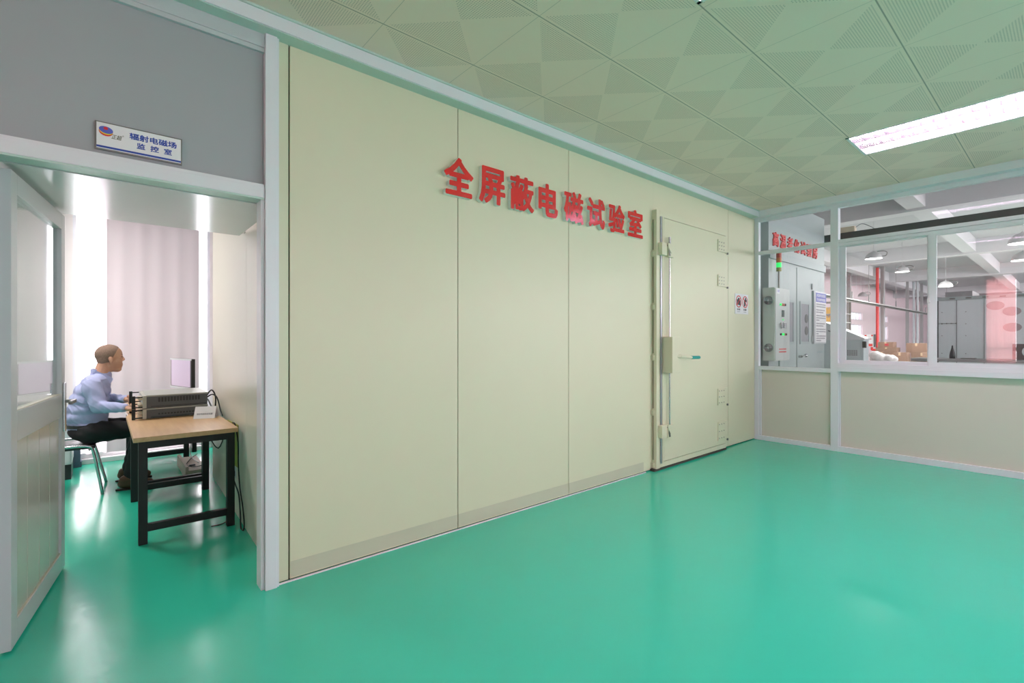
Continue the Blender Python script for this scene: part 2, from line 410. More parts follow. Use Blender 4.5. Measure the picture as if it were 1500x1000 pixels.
# left side: grey board above the doorway, its frame, header and jamb
struct(box('wall_left', 'upper', -3.0, .70, 3.02, 3.07, 2.30, 3.24), 'grey board above the doorway', 'wall')
struct(box('wall_left_lower', 'upper', -3.0, -.44, 3.02, 3.07, 0, 2.30), 'grey board left of the doorway', 'wall')
struct(MB().box(-3, .72, 2.995, 3.06, 3.085, 3.165, .004).box(-3, .72, 3.0, 3.06, 3.06, 3.0851, .002).ob('trim_4', 'alu_grey'), 'pale aluminium rail under the cornice over the grey board', 'trim')
struct(MB().box(.702, .764, 2.975, 3.10, 0, 3.165, .004).box(.764, .776, 2.985, 3.10, 0, 3.165, .002).box(.684, .701, 3.0, 3.1, 0, 2.225, .002).ob('trim_5', 'alu'), 'white aluminium post beside the doorway', 'post')
h = MB().box(-3, .70, 2.985, 3.10, 2.228, 2.29, .004).box(-3, .70, 2.992, 3.10, 2.288, 2.306, .002)
h = struct(h.ob('trim_6', 'alu'), 'white aluminium header over the doorway', 'trim')
MB().box(-3, .70, 2.99, 3.09, 2.219, 2.229).ob('lower_lip', 'teal_strip', h)
struct(box('trim_7', 'alu_grey', -.44, -.352, 2.985, 3.10, 0, 2.222, .004), 'grey post on the hinge side of the doorway', 'post')
# glossy soffit of the entrance and the side panels
sf = struct(box('ceiling_entrance', 'soffit', -.44, .79, 3.10, 4.12, 2.215, 2.235), 'glossy white soffit board over the entrance', 'soffit')
inner = MB()
def wx_(y): return .792+(y-3.1)*.0305
for y0, y1 in ((3.10, 4.03), (4.033, 5.85)):
    inner.prism([(wx_(y0), y0), (wx_(y1), y1), (wx_(y1)+.03, y1), (wx_(y0)+.03, y0)], 'z', 0, 3.2)
inner.prism([(wx_(3.1)+.004, 3.1), (wx_(5.85)+.004, 5.85), (wx_(5.85)+.02, 5.85), (wx_(3.1)+.02, 3.1)], 'z', 0, 3.2)
struct(inner.ob('wall_inner', 'inner'), 'cream side wall of the chamber inside the control room', 'wall')
# control room shell
struct(box('ceiling_control_room', 'wallw', -1.7, 3.1, 4.12, 7.6, 3.0, 3.05), 'white ceiling of the control room', 'ceiling')
struct(box('wall_soffit_front', 'wallw', -1.7, 3.1, 4.06, 4.12, 2.235, 3.0), 'white board above the entrance soffit', 'wall')
struct(box('wall_control_left', 'wallw', -1.7, -1.62, 3.07, 7.6, 0, 3.0), 'white left wall of the control room', 'wall')
struct(box('wall_control_right', 'wallw', 3.02, 3.1, 5.84, 7.6, 0, 3.0), 'white right wall of the control room', 'wall')
w = MB(); w.box(-1.7, -.262, 7.5, 7.6, 0, 3.0); w.box(1.09, 3.1, 7.5, 7.6, 0, 3.0); w.box(-.262, 1.09, 7.5, 7.6, 2.9, 3.0); w.box(-.262, 1.09, 7.5, 7.6, 0, .10)
struct(w.ob('wall_control_back', 'wallw'), 'white back wall of the control room around its tall window', 'wall')
struct(MB().box(-.262, .98, 7.36, 7.44, 0, .055, .006).box(-.262, 1.1, 7.44, 7.5, .0, .115, .006).ob('baseboard_control_room', 'white_gloss'), 'white glossy sill board under the curtain', 'baseboard')
wn = struct(MB().box(-.262, -.232, 7.5, 7.56, .1, 2.9).box(1.06, 1.09, 7.5, 7.56, .1, 2.9).box(-.232, 1.06, 7.5, 7.56, .1, .13).box(-.232, 1.06, 7.5, 7.56, 2.87, 2.9).box(.40, .44, 7.5, 7.56, .13, 2.87).ob('window_1', 'alu'), 'white framed tall window behind the control room curtain', 'window')
MB().box(-.232, 1.06, 7.535, 7.54, .13, 2.87).ob('pane', 'glass', wn)
# rest of the room, behind the camera
struct(MB().box(-3.1, -1.0, -4.6, -4.5, 0, 3.3).box(5.8, 7.3, -4.6, -4.5, 0, 3.3).box(-1.0, 5.8, -4.6, -4.5, 0, .9).box(-1.0, 5.8, -4.6, -4.5, 3.0, 3.3).ob('wall_rear', 'wallw'), 'off-white rear wall around an added wide window', 'wall')
w = MB()
for k in range(7): w.box(-1.0+k*1.125, -.95+k*1.125, -4.58, -4.52, .9, 3.0)
w.box(-1.0, 5.8, -4.58, -4.52, .9, .95); w.box(-1.0, 5.8, -4.58, -4.52, 2.95, 3.0)
wn = struct(w.ob('window_13', 'alu'), 'wide white framed window added unseen in the rear wall', 'window')  # out of view, added to bring level daylight from behind
MB().box(-.98, 5.78, -4.552, -4.548, .92, 2.98).ob('pane', 'glass', wn)
w = MB(); w.box(-3.1, -3.0, -4.6, -.6, 0, 3.3); w.box(-3.1, -3.0, 2.6, 3.1, 0, 3.3); w.box(-3.1, -3.0, -.6, 2.6, 0, .85); w.box(-3.1, -3.0, -.6, 2.6, 3.0, 3.3)
struct(w.ob('wall_window_side', 'wallw'), 'off-white wall holding the pink-curtained window', 'wall')
w = MB()
for y in (-.6, .45, 1.5, 2.56): w.box(-3.09, -3.02, y, y+.04, .85, 3.0)
w.box(-3.09, -3.02, -.6, 2.6, .85, .9); w.box(-3.09, -3.02, -.6, 2.6, 1.17, 1.24); w.box(-3.09, -3.02, -.6, 2.6, 2.95, 3.0)
wn = struct(w.ob('window_2', 'alu'), 'white framed window opposite the glass partition', 'window')
MB().box(-3.06, -3.055, -.6, 2.6, .86, 3.0).ob('pane', 'glass', wn)

def curtain(name, m, p0, p1, z0, z1, amp, folds, label, group=None, thick=.003):
    q = MB(); N = folds*10; a = Vector(p0); b = Vector(p1); d = (b-a); nrm = Vector((-d.y, d.x)).normalized()
    rows = 8; vs = []
    ph = [random.uniform(-.6, .6) for _ in range(folds+2)]
    for j in range(rows+1):
        z = z0+(z1-z0)*j/rows; row = []
        for i in range(N+1):
            t = i/N; k = t*folds
            o = amp*math.sin(2*PI*k+ph[int(k)]*math.sin(PI*(k % 1)))*(1-.25*j/rows)
            pnt = a+d*t+nrm*o
            row.append(q.bm.verts.new((pnt.x, pnt.y, z)))
        vs.append(row)
    for j in range(rows):
        for i in range(N): q.bm.faces.new((vs[j][i], vs[j][i+1], vs[j+1][i+1], vs[j+1][i]))
    o = q.ob(name, m, smooth=True)
    return tag(o, label, 'curtain', group)
curtain('curtain', 'curtain', (0.035, 7.405), (.955, 7.405), .10, 2.9, .006, 5, 'wide pale pinkish curtain hanging behind the seated man and monitor')
curtain('curtain', 'sheer', (-.18, 7.435), (.04, 7.435), .10, 2.9, .012, 3, 'narrow bright sheer curtain at the left of the control room window')
curtain('curtain', 'pink', (-2.95, .98), (-2.95, 1.50), .3, 3.05, .02, 4, 'pink curtain mirrored in the right window pane')
curtain('curtain', 'curtain', (-2.97, -.7), (-2.97, .97), .3, 3.05, .03, 9, 'grey-pink curtain beside the pink one on the window side')
curtain('curtain', 'curtain', (-2.97, 1.51), (-2.97, 2.65), .3, 3.05, .03, 7, 'grey-pink curtain nearest the entrance wall on the window side')

# ------------------------------------------------------------------ glass partition
def beam_y(q, y0, y1, z0, z1, x0=WX, x1=WX+.06): q.box(x0, x1, y0, y1, z0, z1, .003)
fr = MB()
beam_y(fr, 2.955, 3.012, 0, 3.166, WX-.01); beam_y(fr, 1.975, 2.06, 0, 3.166, WX-.015, WX+.08)
beam_y(fr, -4.5, -4.42, 0, 3.166)
beam_y(fr, -.45, -.37, 0, 3.166, WX-.015, WX+.08)
beam_y(fr, -4.42, 2.955, 3.115, 3.166, WX-.006)
beam_y(fr, 2.06, 2.955, 2.645, 2.694, WX-.006); beam_y(fr, -4.42, 1.975, 2.665, 2.708, WX-.012); beam_y(fr, -4.42, 1.975, 2.625, 2.662, WX-.004)
beam_y(fr, 2.06, 2.955, 1.004, 1.055, WX-.012)
beam_y(fr, -4.42, 1.975, 1.025, 1.085, WX-.03); beam_y(fr, -4.42, 1.975, 1.085, 1.13, WX-.015)
beam_y(fr, 2.06, 2.955, 0, .062, WX-.012); beam_y(fr, -4.42, 1.975, 0, .068, WX-.012)
beam_y(fr, 2.925, 2.957, .06, 1.005, WX+.004); beam_y(fr, 1.955, 1.977, .06, 1.03, WX+.004)
struct(fr.ob('trim_8', 'alu'), 'white aluminium frame of the glass partition', 'frame')
struct(box('wall_right_lower_panel', 'partition', WX+.025, WX+.045, 2.05, 2.96, .05, 1.02), 'narrow cream lower panel between corner and partition post', 'wall')
struct(box('wall_right', 'partition', WX+.025, WX+.045, -4.45, 1.98, .05, 1.05), 'wide cream lower panel under the sliding windows', 'wall')
g = MB()
def pane(name, label, y0, y1, z0, z1, x=WX+.03, kind='window'):
    o = box(name, 'glass', x, x+.005, y0, y1, z0, z1); return struct(o, label, kind)
pane('window_3', 'fixed glass pane in front of the aging room', 2.06, 2.955, 1.055, 2.645)
pane('window_4', 'small upper glass pane beside the chamber corner', 2.06, 2.955, 2.694, 3.115)
pane('window_5', 'long upper glass pane above the sliding windows', -.37, 1.975, 2.708, 3.115)
def sash(name, label, y0, y1, x, w0=.055, w1=.07):
    q = MB(); q.box(x, x+.03, y0, y0+w0, 1.12, 2.63, .003); q.box(x, x+.03, y1-w1, y1, 1.12, 2.63, .003)
    q.box(x, x+.03, y0+w0, y1-w1, 1.12, 1.172, .003); q.box(x, x+.03, y0+w0, y1-w1, 2.605, 2.63, .003)
    o = struct(q.ob(name, 'alu'), label, 'window'); MB().box(x+.012, x+.017, y0+w0, y1-w1, 1.17, 2.607).ob('pane', 'glass', o); return o
s1 = sash('window_6', 'left sliding window in white frame', 1.07, 1.975, WX+.035, .04, .07)
MB().box(WX+.005, WX+.036, 1.085, 1.10, 1.80, 1.93, .004).box(WX-.012, WX+.006, 1.08, 1.105, 1.85, 1.90, .004).ob('latch', 'whitep', s1)
s2 = sash('window_7', 'right sliding window in white frame', .0, 1.095, WX-.002, .055, .072)
s3 = sash('window_8', 'sliding window beyond the picture edge', -.37, .02, WX+.035, .05, .05)

# ------------------------------------------------------------------ room door (open, half glazed)
d = thing('door_1', (-.335, 3.13, 0), 'open white half-glazed door swung into the control room', 'door', kind='structure')
ang = math.atan2(.135, .97)     # leaf runs from the hinge almost straight into the room
L, T = .985, .045
def leafbox(q, a0, a1, z0, z1, t0=0, t1=T, bev=.003):
    t = MB(); t.box(t0-T, t1-T, a0, a1, z0, z1, bev)
    bmesh.ops.rotate(t.bm, cent=(0, 0, 0), matrix=Matrix.Rotation(-ang, 3, 'Z'), verts=t.bm.verts)
    bmesh.ops.translate(t.bm, vec=(-.315, 3.125, 0), verts=t.bm.verts)
    me = bpy.data.meshes.new('t'); t.bm.to_mesh(me); t.bm.free(); q.bm.from_mesh(me); bpy.data.meshes.remove(me)
q = MB()
leafbox(q, 0, .085, .015, 2.195); leafbox(q, L-.085, L, .015, 2.195)
leafbox(q, .085, L-.085, .015, .12); leafbox(q, .085, L-.085, 2.10, 2.195); leafbox(q, .085, L-.085, .95, 1.09)
q.ob('frame', 'leaf_paint', d)
q = MB(); leafbox(q, .085, L-.085, 1.09, 2.10, .02, .025, 0); q.ob('glass_pane', 'glass', d)
q = MB()
for i in range(4): 
    w_ = (L-.17)/4; leafbox(q, .085+i*w_+.004, .085+(i+1)*w_-.004, .12, .95, .012, .033, .003)
leafbox(q, .085, L-.085, .12, .95, .018, .028, 0)
q.ob('lower_panel', 'leaf_panel', d)
q = MB()
leafbox(q, .085, L-.085, 1.082, 1.094, .004, .041, .001); leafbox(q, .085, L-.085, .115, .124, .004, .041, .001)
leafbox(q, .086, .098, .12, .95, .006, .039, .001)
q.ob('glazing_bead', 'cream_dark', d)
hd = MB(); leafbox(hd, L-.062, L-.022, .86, 1.16, T, T+.012, .005); hp = hd.ob('handle_plate', 'steel', d)
hd = MB(); leafbox(hd, L-.055, L-.035, 1.035, 1.055, T, T+.055, .004); leafbox(hd, L-.17, L-.035, 1.035, 1.056, T+.045, T+.062, .006); hd.ob('lever', 'steel_dark', hp)
hd = MB(); leafbox(hd, L-.062, L-.022, .86, 1.16, -.012, 0, .005); hp = hd.ob('handle_plate', 'steel', d)
hd = MB(); leafbox(hd, L-.17, L-.035, 1.035, 1.056, -.06, -.043, .006); leafbox(hd, L-.055, L-.035, 1.035, 1.055, -.055, 0, .004); hd.ob('lever', 'steel_dark', hp)

# ------------------------------------------------------------------ name plate above the doorway
sg = thing('room_sign', (.14, 3.0, 2.33), 'white room sign with blue characters and round logo above the doorway', 'sign')
MB().box(-.028, .314, 3.006, 3.019, 2.329, 2.462, .002).ob('sign_frame', 'steel_dark', sg)
MB().box(-.022, .308, 3.003, 3.0065, 2.335, 2.456).ob('sign_plate', 'whitep', sg)
MB().box(-.022, .308, 3.002, 3.0032, 2.338, 2.347).ob('blue_band', 'blue', sg)
text('lettering', '辐射电磁场', (.100, 3.003, 2.405), '-y', .190, .032, 'blue', sg, bold=.03)
text('lettering', '监  控  室', (.128, 3.003, 2.365), '-y', .142, .030, 'blue', sg, bold=.03)
text('small_lettering', '正超', (.032, 3.003, 2.388), '-y', .040, .022, 'inkgold', sg, bold=.01, shear=.25)
text('small_lettering', '®', (.073, 3.003, 2.408), '-y', .006, .006, 'inkgold', sg)
def disc(q, cx, cz, rx, rz, y0, y1, n=28, a0=0, a1=2*PI, tilt=0):
    pts = []
    for i in range(n):
        a = a0+(a1-a0)*i/(n if a1-a0 > 6.2 else n-1); x, z = rx*math.cos(a), rz*math.sin(a)
        pts.append((cx+x*math.cos(tilt)-z*math.sin(tilt), cz+x*math.sin(tilt)+z*math.cos(tilt)))
    q.prism(pts, 'y', y0, y1)
lg = MB(); disc(lg, .012, 2.417, .026, .022, 3.0018, 3.003, tilt=-.15); lo = lg.ob('logo', 'redink', sg)
lg = MB(); disc(lg, .0125, 2.4205, .026, .0185, 3.0010, 3.0018, tilt=-.15); lg.ob('logo_ring', 'yellow', lo)
lg = MB(); disc(lg, .0125, 2.4235, .0262, .0165, 3.0003, 3.0010, tilt=-.15); lg.ob('logo_dome', 'blue2', lo)
lg = MB(); disc(lg, .0115, 2.4305, .0085, .0075, 2.9997, 3.0003); lg.ob('logo_dot', 'redink', lo)

# ------------------------------------------------------------------ raised red characters on the cream wall
chars = '全屏蔽电磁试验室'
heights = [.285]*8
desc = ['first on the left, over a panel seam', 'second from the left', 'third from the left, densest of the left half', 'fourth from the left',
        'fifth from the left, beside a panel seam', 'sixth from the left', 'second from the right end', 'last on the right, nearest the chamber door']
for i, ch in enumerate(chars):
    x = 1.885 + i*.3145; z = 2.490
    t = thing('wall_character', (x+.13, WY-.02, z), 'raised red and white wall character %s, %s' % (ch, desc[i]), 'sign letter', 'red characters of the chamber name')
    wch = .262 if ch != '电' else .235
    text('white_body', ch, (x, WY-.009, z), '-y', wch, .285, 'whitea', t, ext=.036, bold=.036)
    text('red_face', ch, (x, WY-.0455, z), '-y', wch, .285, 'red', t, ext=.003, bold=.032)

# ------------------------------------------------------------------ prohibition sign
sg = thing('prohibition_sign', (6.74, WY-.01, 1.78), 'small white sign with two red prohibition circles right of the chamber door', 'sign')
MB().box(6.54, 6.945, 3.006, 3.011, 1.785, 2.062, .001).ob('sign_plate', 'whitep', sg)
def ring(q, cx, cz, r, w, y0, y1, n=40):
    for i in range(n):
        a, b = 2*PI*i/n, 2*PI*(i+1)/n
        q.prism([(cx+r*math.cos(a), cz+r*math.sin(a)), (cx+r*math.cos(b), cz+r*math.sin(b)), (cx+(r-w)*math.cos(b), cz+(r-w)*math.sin(b)), (cx+(r-w)*math.cos(a), cz+(r-w)*math.sin(a))], 'y', y0, y1)
for k, cx in enumerate((6.645, 6.84)):
    cz = 1.955
    b = MB()
    if k == 0: b.box(cx-.05, cx+.0, 3.0048, 3.006, cz-.045, cz+.03).box(cx+.005, cx+.055, 3.0048, 3.006, cz-.05, cz+.02).box(cx-.02, cx+.02, 3.0048, 3.006, cz+.02, cz+.05)
    else:
        disc(b, cx+.015, cz+.045, .018, .018, 3.0048, 3.006); b.box(cx+.01, cx+.05, 3.0048, 3.006, cz+.0, cz+.035); b.box(cx-.03, cx+.012, 3.0048, 3.006, cz-.06, cz+.03)
    b.ob('pictogram', 'ink', sg)
    r = MB(); ring(r, cx, cz, .083, .013, 3.0035, 3.0048)
    sgn = 1 if k == 0 else -1
    r.prism([(cx-.062, cz-sgn*.054), (cx-.052, cz-sgn*.064), (cx+.062, cz+sgn*.054), (cx+.052, cz+sgn*.064)], 'y', 3.0035, 3.0048)
    r.ob('prohibition_circle', 'redink', sg)
text('caption', '禁止拍照', (6.60, 3.006, 1.835), '-y', .09, .026, 'ink', sg, bold=.02)
text('caption', '禁止触摸', (6.795, 3.006, 1.835), '-y', .09, .026, 'ink', sg, bold=.02)
for cx in (6.645, 6.84): MB().box(cx-.04, cx+.04, 3.005, 3.006, 1.812, 1.819).ob('fine_print', 'greyink', sg)

# ------------------------------------------------------------------ shielded chamber door
d = thing('door_2', (5.35, 2.95, 0), 'tall cream shielded door with long latch rail', 'door', kind='structure')
q = MB()   # fixed frame standing proud of the wall
q.box(4.535, 4.60, 2.925, WY-.036, .022, 2.845, .006); q.box(4.60, 6.13, 2.925, WY-.036, 2.775, 2.845, .006); q.box(4.60, 6.13, 2.925, WY-.036, .028, .085, .006); q.box(6.09, 6.15, 2.935, WY-.036, .028, 2.845, .006)
for z0 in (.03, .60, 1.2, 1.75, 2.33): q.box(4.515, 4.536, 2.95, 2.985, z0+.01, z0+.06)
q.ob('frame', 'cream', d)
sl = MB()
for z0, z1 in ((.12, .60), (.68, 1.2), (1.28, 1.75), (1.83, 2.33), (2.41, 2.74)): sl.box(4.530, 4.5345, 2.961, 2.971, z0, z1)
sl.ob('seal_slot', 'slot', d)
MB().box(4.50, 6.15, 2.93, WY-.036, .0, .022).ob('threshold_gap', 'gap', d)
MB().box(4.672, 6.085, 2.918, WY-.036, .092, 2.768, .004).ob('leaf', 'cream', d)
q = MB(); q.box(4.608, 4.628, 2.918, 2.935, .07, 2.78, .003); q.ob('guide_rail', 'rail', d)
MB().box(4.629, 4.640, 2.921, 2.93, .07, 2.78, .001).ob('guide_rail', 'gap', d)
MB().box(4.640, 4.672, 2.920, 2.94, .07, 2.78, .002).ob('inner_strip', 'cream', d)
q = MB(); q.cyl((4.735, 2.89, .35), (4.735, 2.89, 2.56), .009)
q.cyl((4.735, 2.89, 2.44), (4.735, 2.89, 2.56), .0125); rod = q.ob('latch_rod', 'steel', d, auto=40)
for z0, z1 in ((2.35, 2.485), (.36, .495)):
    q = MB(); q.box(4.565, 4.665, 2.875, 2.925, z0, z1, .004); q.box(4.69, 4.80, 2.875, 2.918, z0-.01, z1-.005, .004)
    q.prism([(4.665, z0+.0), (4.665, z1), (4.70, z1), (4.745, z1-.035), (4.745, z0+.035), (4.72, z0+.035), (4.685, z1-.06), (4.672, z1-.035)], 'y', 2.862, 2.885)
    l = q.ob('latch_block', 'cream', d)
    MB().prism([(4.66, z1-.02), (4.672, z1-.02), (4.715, z0+.045), (4.725, z0+.0), (4.70, z0+.0), (4.69, z0+.05)], 'y', 2.868, 2.9).ob('hook', 'steel_dark', l)
hb = MB().box(4.625+.02, 4.815, 2.80, 2.918, 1.065, 1.46, .008).ob('lock_box', 'cream', d)
q = MB().cyl((4.80, 2.80, 1.245), (5.03, 2.795, 1.228), .020, .016).cyl((4.72, 2.83, 1.245), (4.80, 2.80, 1.245), .022); q.ob('lever', 'cream', hb, auto=40)
q = MB().cyl((5.03, 2.795, 1.228), (5.185, 2.79, 1.226), .019).ell((5.187, 2.79, 1.226), .019); q.ob('grip', 'teal', hb, auto=40)
for z0, z1 in ((2.55, 2.70), (2.11, 2.255), (.60, .81), (.15, .385)):
    q = MB(); q.box(5.885, 6.145, 2.906, 2.935, z0, z1-.0, .003); hg = q.ob('hinge_plate', 'cream', d)
    q = MB()
    for a in range(3):
        for b in range(3): q.cyl((5.91+a*.06, 2.9065, z0+.03+b*(z1-z0-.06)/2), (5.91+a*.06, 2.902, z0+.03+b*(z1-z0-.06)/2), .006, n=8)
    q.ob('bolts', 'steel_dark', hg)
    MB().cyl((6.12, 2.90, z0-.02), (6.12, 2.90, z0+.005), .012, n=10).ob('hinge_pin', 'steel_dark', hg)

for ch in [d_ for d_ in d.children]+[g_ for d_ in d.children for g_ in d_.children]:
    for v in ch.data.vertices: v.co += Vector((.04, .028, 0))

# ------------------------------------------------------------------ louvered ceiling lights
def troffer(x0, x1, y0, y1, label):
    t = thing('ceiling_light', ((x0+x1)/2, (y0+y1)/2, CZ), label, 'light', 'louvered ceiling lights')
    q = MB(); q.box(x0, x1, y0, y1, CZ+.11, CZ+.115); q.box(x0, x0+.004, y0, y1, CZ-.002, CZ+.11); q.box(x1-.004, x1, y0, y1, CZ-.002, CZ+.11)
    q.box(x0, x1, y0, y0+.004, CZ-.002, CZ+.11); q.box(x0, x1, y1-.004, y1, CZ-.002, CZ+.11)
    q.box(x0, x0+.022, y0, y1, CZ-.003, CZ); q.box(x1-.022, x1, y0, y1, CZ-.003, CZ); q.box(x0, x1, y0, y0+.022, CZ-.003, CZ); q.box(x0, x1, y1-.022, y1, CZ-.003, CZ)
    q.ob('housing', 'whitep', t)
    w = (x1-x0)/3
    for i in range(3):
        q = MB(); xc = x0+(i+.5)*w; q.cyl((xc, y0+.03, CZ+.075), (xc, y1-.03, CZ+.075), .014, n=10); tb = q.ob('fluorescent_tube', 'tube', t, smooth=True)
        MB().cyl((xc, y0+.005, CZ+.075), (xc, y0+.03, CZ+.075), .015, n=10).cyl((xc, y1-.03, CZ+.075), (xc, y1-.005, CZ+.075), .015, n=10).ob('end_cap', 'steel_dark', tb)
    q = MB()
    for i in (1, 2): q.prism([(x0+i*w-.012, CZ+.045), (x0+i*w+.012, CZ+.045), (x0+i*w+.0015, CZ+.0), (x0+i*w-.0015, CZ+.0)], 'y', y0+.02, y1-.02)
    for i in (0, 3):
        s_ = 1 if i == 0 else -1; q.prism([(x0+i*w+s_*.02, CZ+.0), (x0+i*w+s_*.004, CZ+.045), (x0+i*w+s_*.022, CZ+.045), (x0+i*w+s_*.024, CZ)], 'y', y0+.02, y1-.02)
    n = 15; st = (y1-y0-.04)/n
    for j in range(n+1): q.box(x0+.022, x1-.022, y0+.019+j*st, y0+.021+j*st, CZ+.003, CZ+.042)
    q.ob('louver', 'louver', t)
    return t
troffer(*lamps[0], 'lit louvered fluorescent ceiling light at the right edge')
troffer(*lamps[1], 'lit louvered ceiling light whose corner touches the top edge')
troffer(*lamps[2], 'lit louvered ceiling light behind the viewer nearest the glass partition')
troffer(*lamps[3], 'lit louvered ceiling light behind the viewer farthest from the partition')

# ------------------------------------------------------------------ desks
def desk(x0, x1, y0, y1, label):
    t = thing('desk', ((x0+x1)/2, (y0+y1)/2, 0), label, 'desk', 'oak topped desks along the chamber wall')
    MB().box(x0-.03, x1+.015, y0-.045, y1+.01, .722, .755, .002).ob('tabletop', 'wood', t)
    b = .052
    for x in (x0, x1-b):
        for y in (y0, y1-b):
            MB().box(x, x+b, y, y+b, 0, .722, .003).ob('leg', 'blackm', t)
    q = MB()
    for y in (y0, y1-b): q.box(x0+b, x1-b, y+.004, y+b-.004, .665, .722, .002)
    for x in (x0, x1-b): q.box(x+.006, x+b-.006, y0+b, y1-b, .675, .722, .002)
    q.ob('top_rail', 'blackm', t)
    for y in (y0, y1-b): MB().box(x0+b, x1-b, y+.006, y+b-.006, .085, .135, .002).ob('foot_rail', 'blackm', t)
    return t
desk(.188, .775, 4.20, 5.42, 'oak topped black framed desk in front carrying the grey instruments')
desk(.20, .785, 5.48, 6.90, 'oak topped desk behind the instruments with the monitor, beside the seated man')

# ------------------------------------------------------------------ instruments
def instrument(z0, z1, label, dx, vent):
    x0, x1, y0, y1 = .262+dx, .722+dx, 5.09, 5.62
    t = thing('rack_instrument', ((x0+x1)/2, (y0+y1)/2, z0), label, 'electronic instrument', 'stacked rack instruments on the front desk')
    MB().box(x0+.02, x1, y0, y1, z0+.004, z1-.012, .003).ob('casing', 'rack_side', t)
    MB().box(x0+.018, x1+.004, y0-.004, y1+.004, z1-.012, z1-.0, .002).ob('lid', 'rack_lid', t)
    MB().box(x0-.006, x0+.02, y0-.012, y1+.012, z0+.002, z1-.003, .002).ob('front_panel', 'rack_front', t)
    q = MB()
    for k in range(14): q.box(x0+.10+k*.022, x0+.114+k*.022, y0-.0012, y0, z0+(z1-z0)*(.45 if vent else .35), z0+(z1-z0)*(.80 if vent else .5))
    q.box(x0+.05, x1-.01, y0-.0012, y0, z0+.012, z0+.018)
    q.ob('side_vent', 'rack_vent', t)
    for y in (y0+.0, y1-.012):
        q = MB(); q.box(x0-.078, x0-.054, y, y+.012, z0+.001, z1-.001, .002); q.box(x0-.064, x0-.004, y+.001, y+.011, z0+.008, z0+.018); q.box(x0-.064, x0-.004, y+.001, y+.011, z1-.018, z1-.008)
        q.ob('handle', 'blackm', t)
    n = 2 if vent else 3
    for j in range(n):
        for k in range(3):
            zc = z0+(z1-z0)*(j+.5)/n; yc = y0+.035+k*.07
            MB().cyl((x0-.006, yc, zc), (x0-.034, yc, zc), .013, .011, n=12).ob('knob', 'knob', t, auto=40)
    MB().box(x0-.009, x0-.005, y0+.26, y0+.44, z0+.02, z1-.02, .001).ob('display', 'darkglass', t)
    return t
instrument(.7555, .845, 'lower dark grey rack instrument resting on the front desk', 0, False)
instrument(.845, .955, 'upper grey rack instrument with light lid, stacked on the other', 0, True)

# tent card
t = thing('tent_card', (.69, 4.84, .755), 'white tent card with small grey print at the front desk corner', 'card')
R = Matrix.Rotation(-.38, 3, 'Z')
def rp(q, c=(.675, 4.865, 0)):
    bmesh.ops.rotate(q.bm, cent=c, matrix=R, verts=q.bm.verts); return q
rp(MB().prism([(4.81, .756), (4.813, .756), (4.878, .851), (4.875, .851)], 'x', .598, .755)).ob('front_leaf', 'whitep', t)
rp(MB().prism([(4.952, .756), (4.955, .756), (4.878, .851), (4.875, .851)], 'x', .598, .755)).ob('back_leaf', 'whitep', t)
rp(MB().box(.598, .755, 4.811, 4.953, .7555, .7575)).ob('base_leaf', 'whitep', t)
tx = text('print', '辐射电磁场发生器', (.617, 0, 0), '-y', .118, .016, 'greyink', None, bold=.01, ext=.0006)
for v in tx.data.vertices:
    a, y_, z_ = v.co; k = .030+z_*.82
    v.co = R @ (Vector((a, 4.8095+k*.685+y_, .756+k)) - Vector((.675, 4.865, 0))) + Vector((.675, 4.865, 0))
tx.parent = t; tx.matrix_parent_inverse = Matrix.Translation(t.location).inverted()

# monitor
t = thing('monitor', (.66, 6.10, .755), 'flat black-edged monitor with pale lit screen on the rear desk', 'monitor')
cm = Vector((.625, 6.10, 1.075)); wv = Vector((.13, -.50, 0)).normalized(); nv = Vector((-wv.y*-1, 0, 0))
nv = Vector((wv.y, -wv.x, 0))      # faces the man
def slab(q, u0, u1, z0, z1, d0, d1, bev=0):
    t_ = MB(); t_.box(u0, u1, d0, d1, z0, z1, bev)
    mtx = Matrix(((wv.x, nv.x, 0, cm.x), (wv.y, nv.y, 0, cm.y), (0, 0, 1, cm.z), (0, 0, 0, 1)))
    bmesh.ops.transform(t_.bm, matrix=mtx, verts=t_.bm.verts)
    me = bpy.data.meshes.new('t'); t_.bm.to_mesh(me); t_.bm.free(); q.bm.from_mesh(me); bpy.data.meshes.remove(me); return q
slab(MB(), -.258, .258, -.165, .155, -.035, 0, .006).ob('housing', 'black', t)
slab(MB(), -.232, .232, -.135, .138, 0, .002).ob('screen', 'screen', t)
bz = MB(); slab(bz, -.258, .258, .138, .155, -.002, .004, .001); slab(bz, -.258, .258, -.165, -.140, -.002, .004, .001); bz.ob('silver_bezel', 'alu_grey', t)
st = MB(); slab(st, -.03, .03, -.30, -.10, -.065, -.035, .004); slab(st, -.12, .12, -.320, -.306, -.15, .10, .006); st.ob('stand', 'black', t)

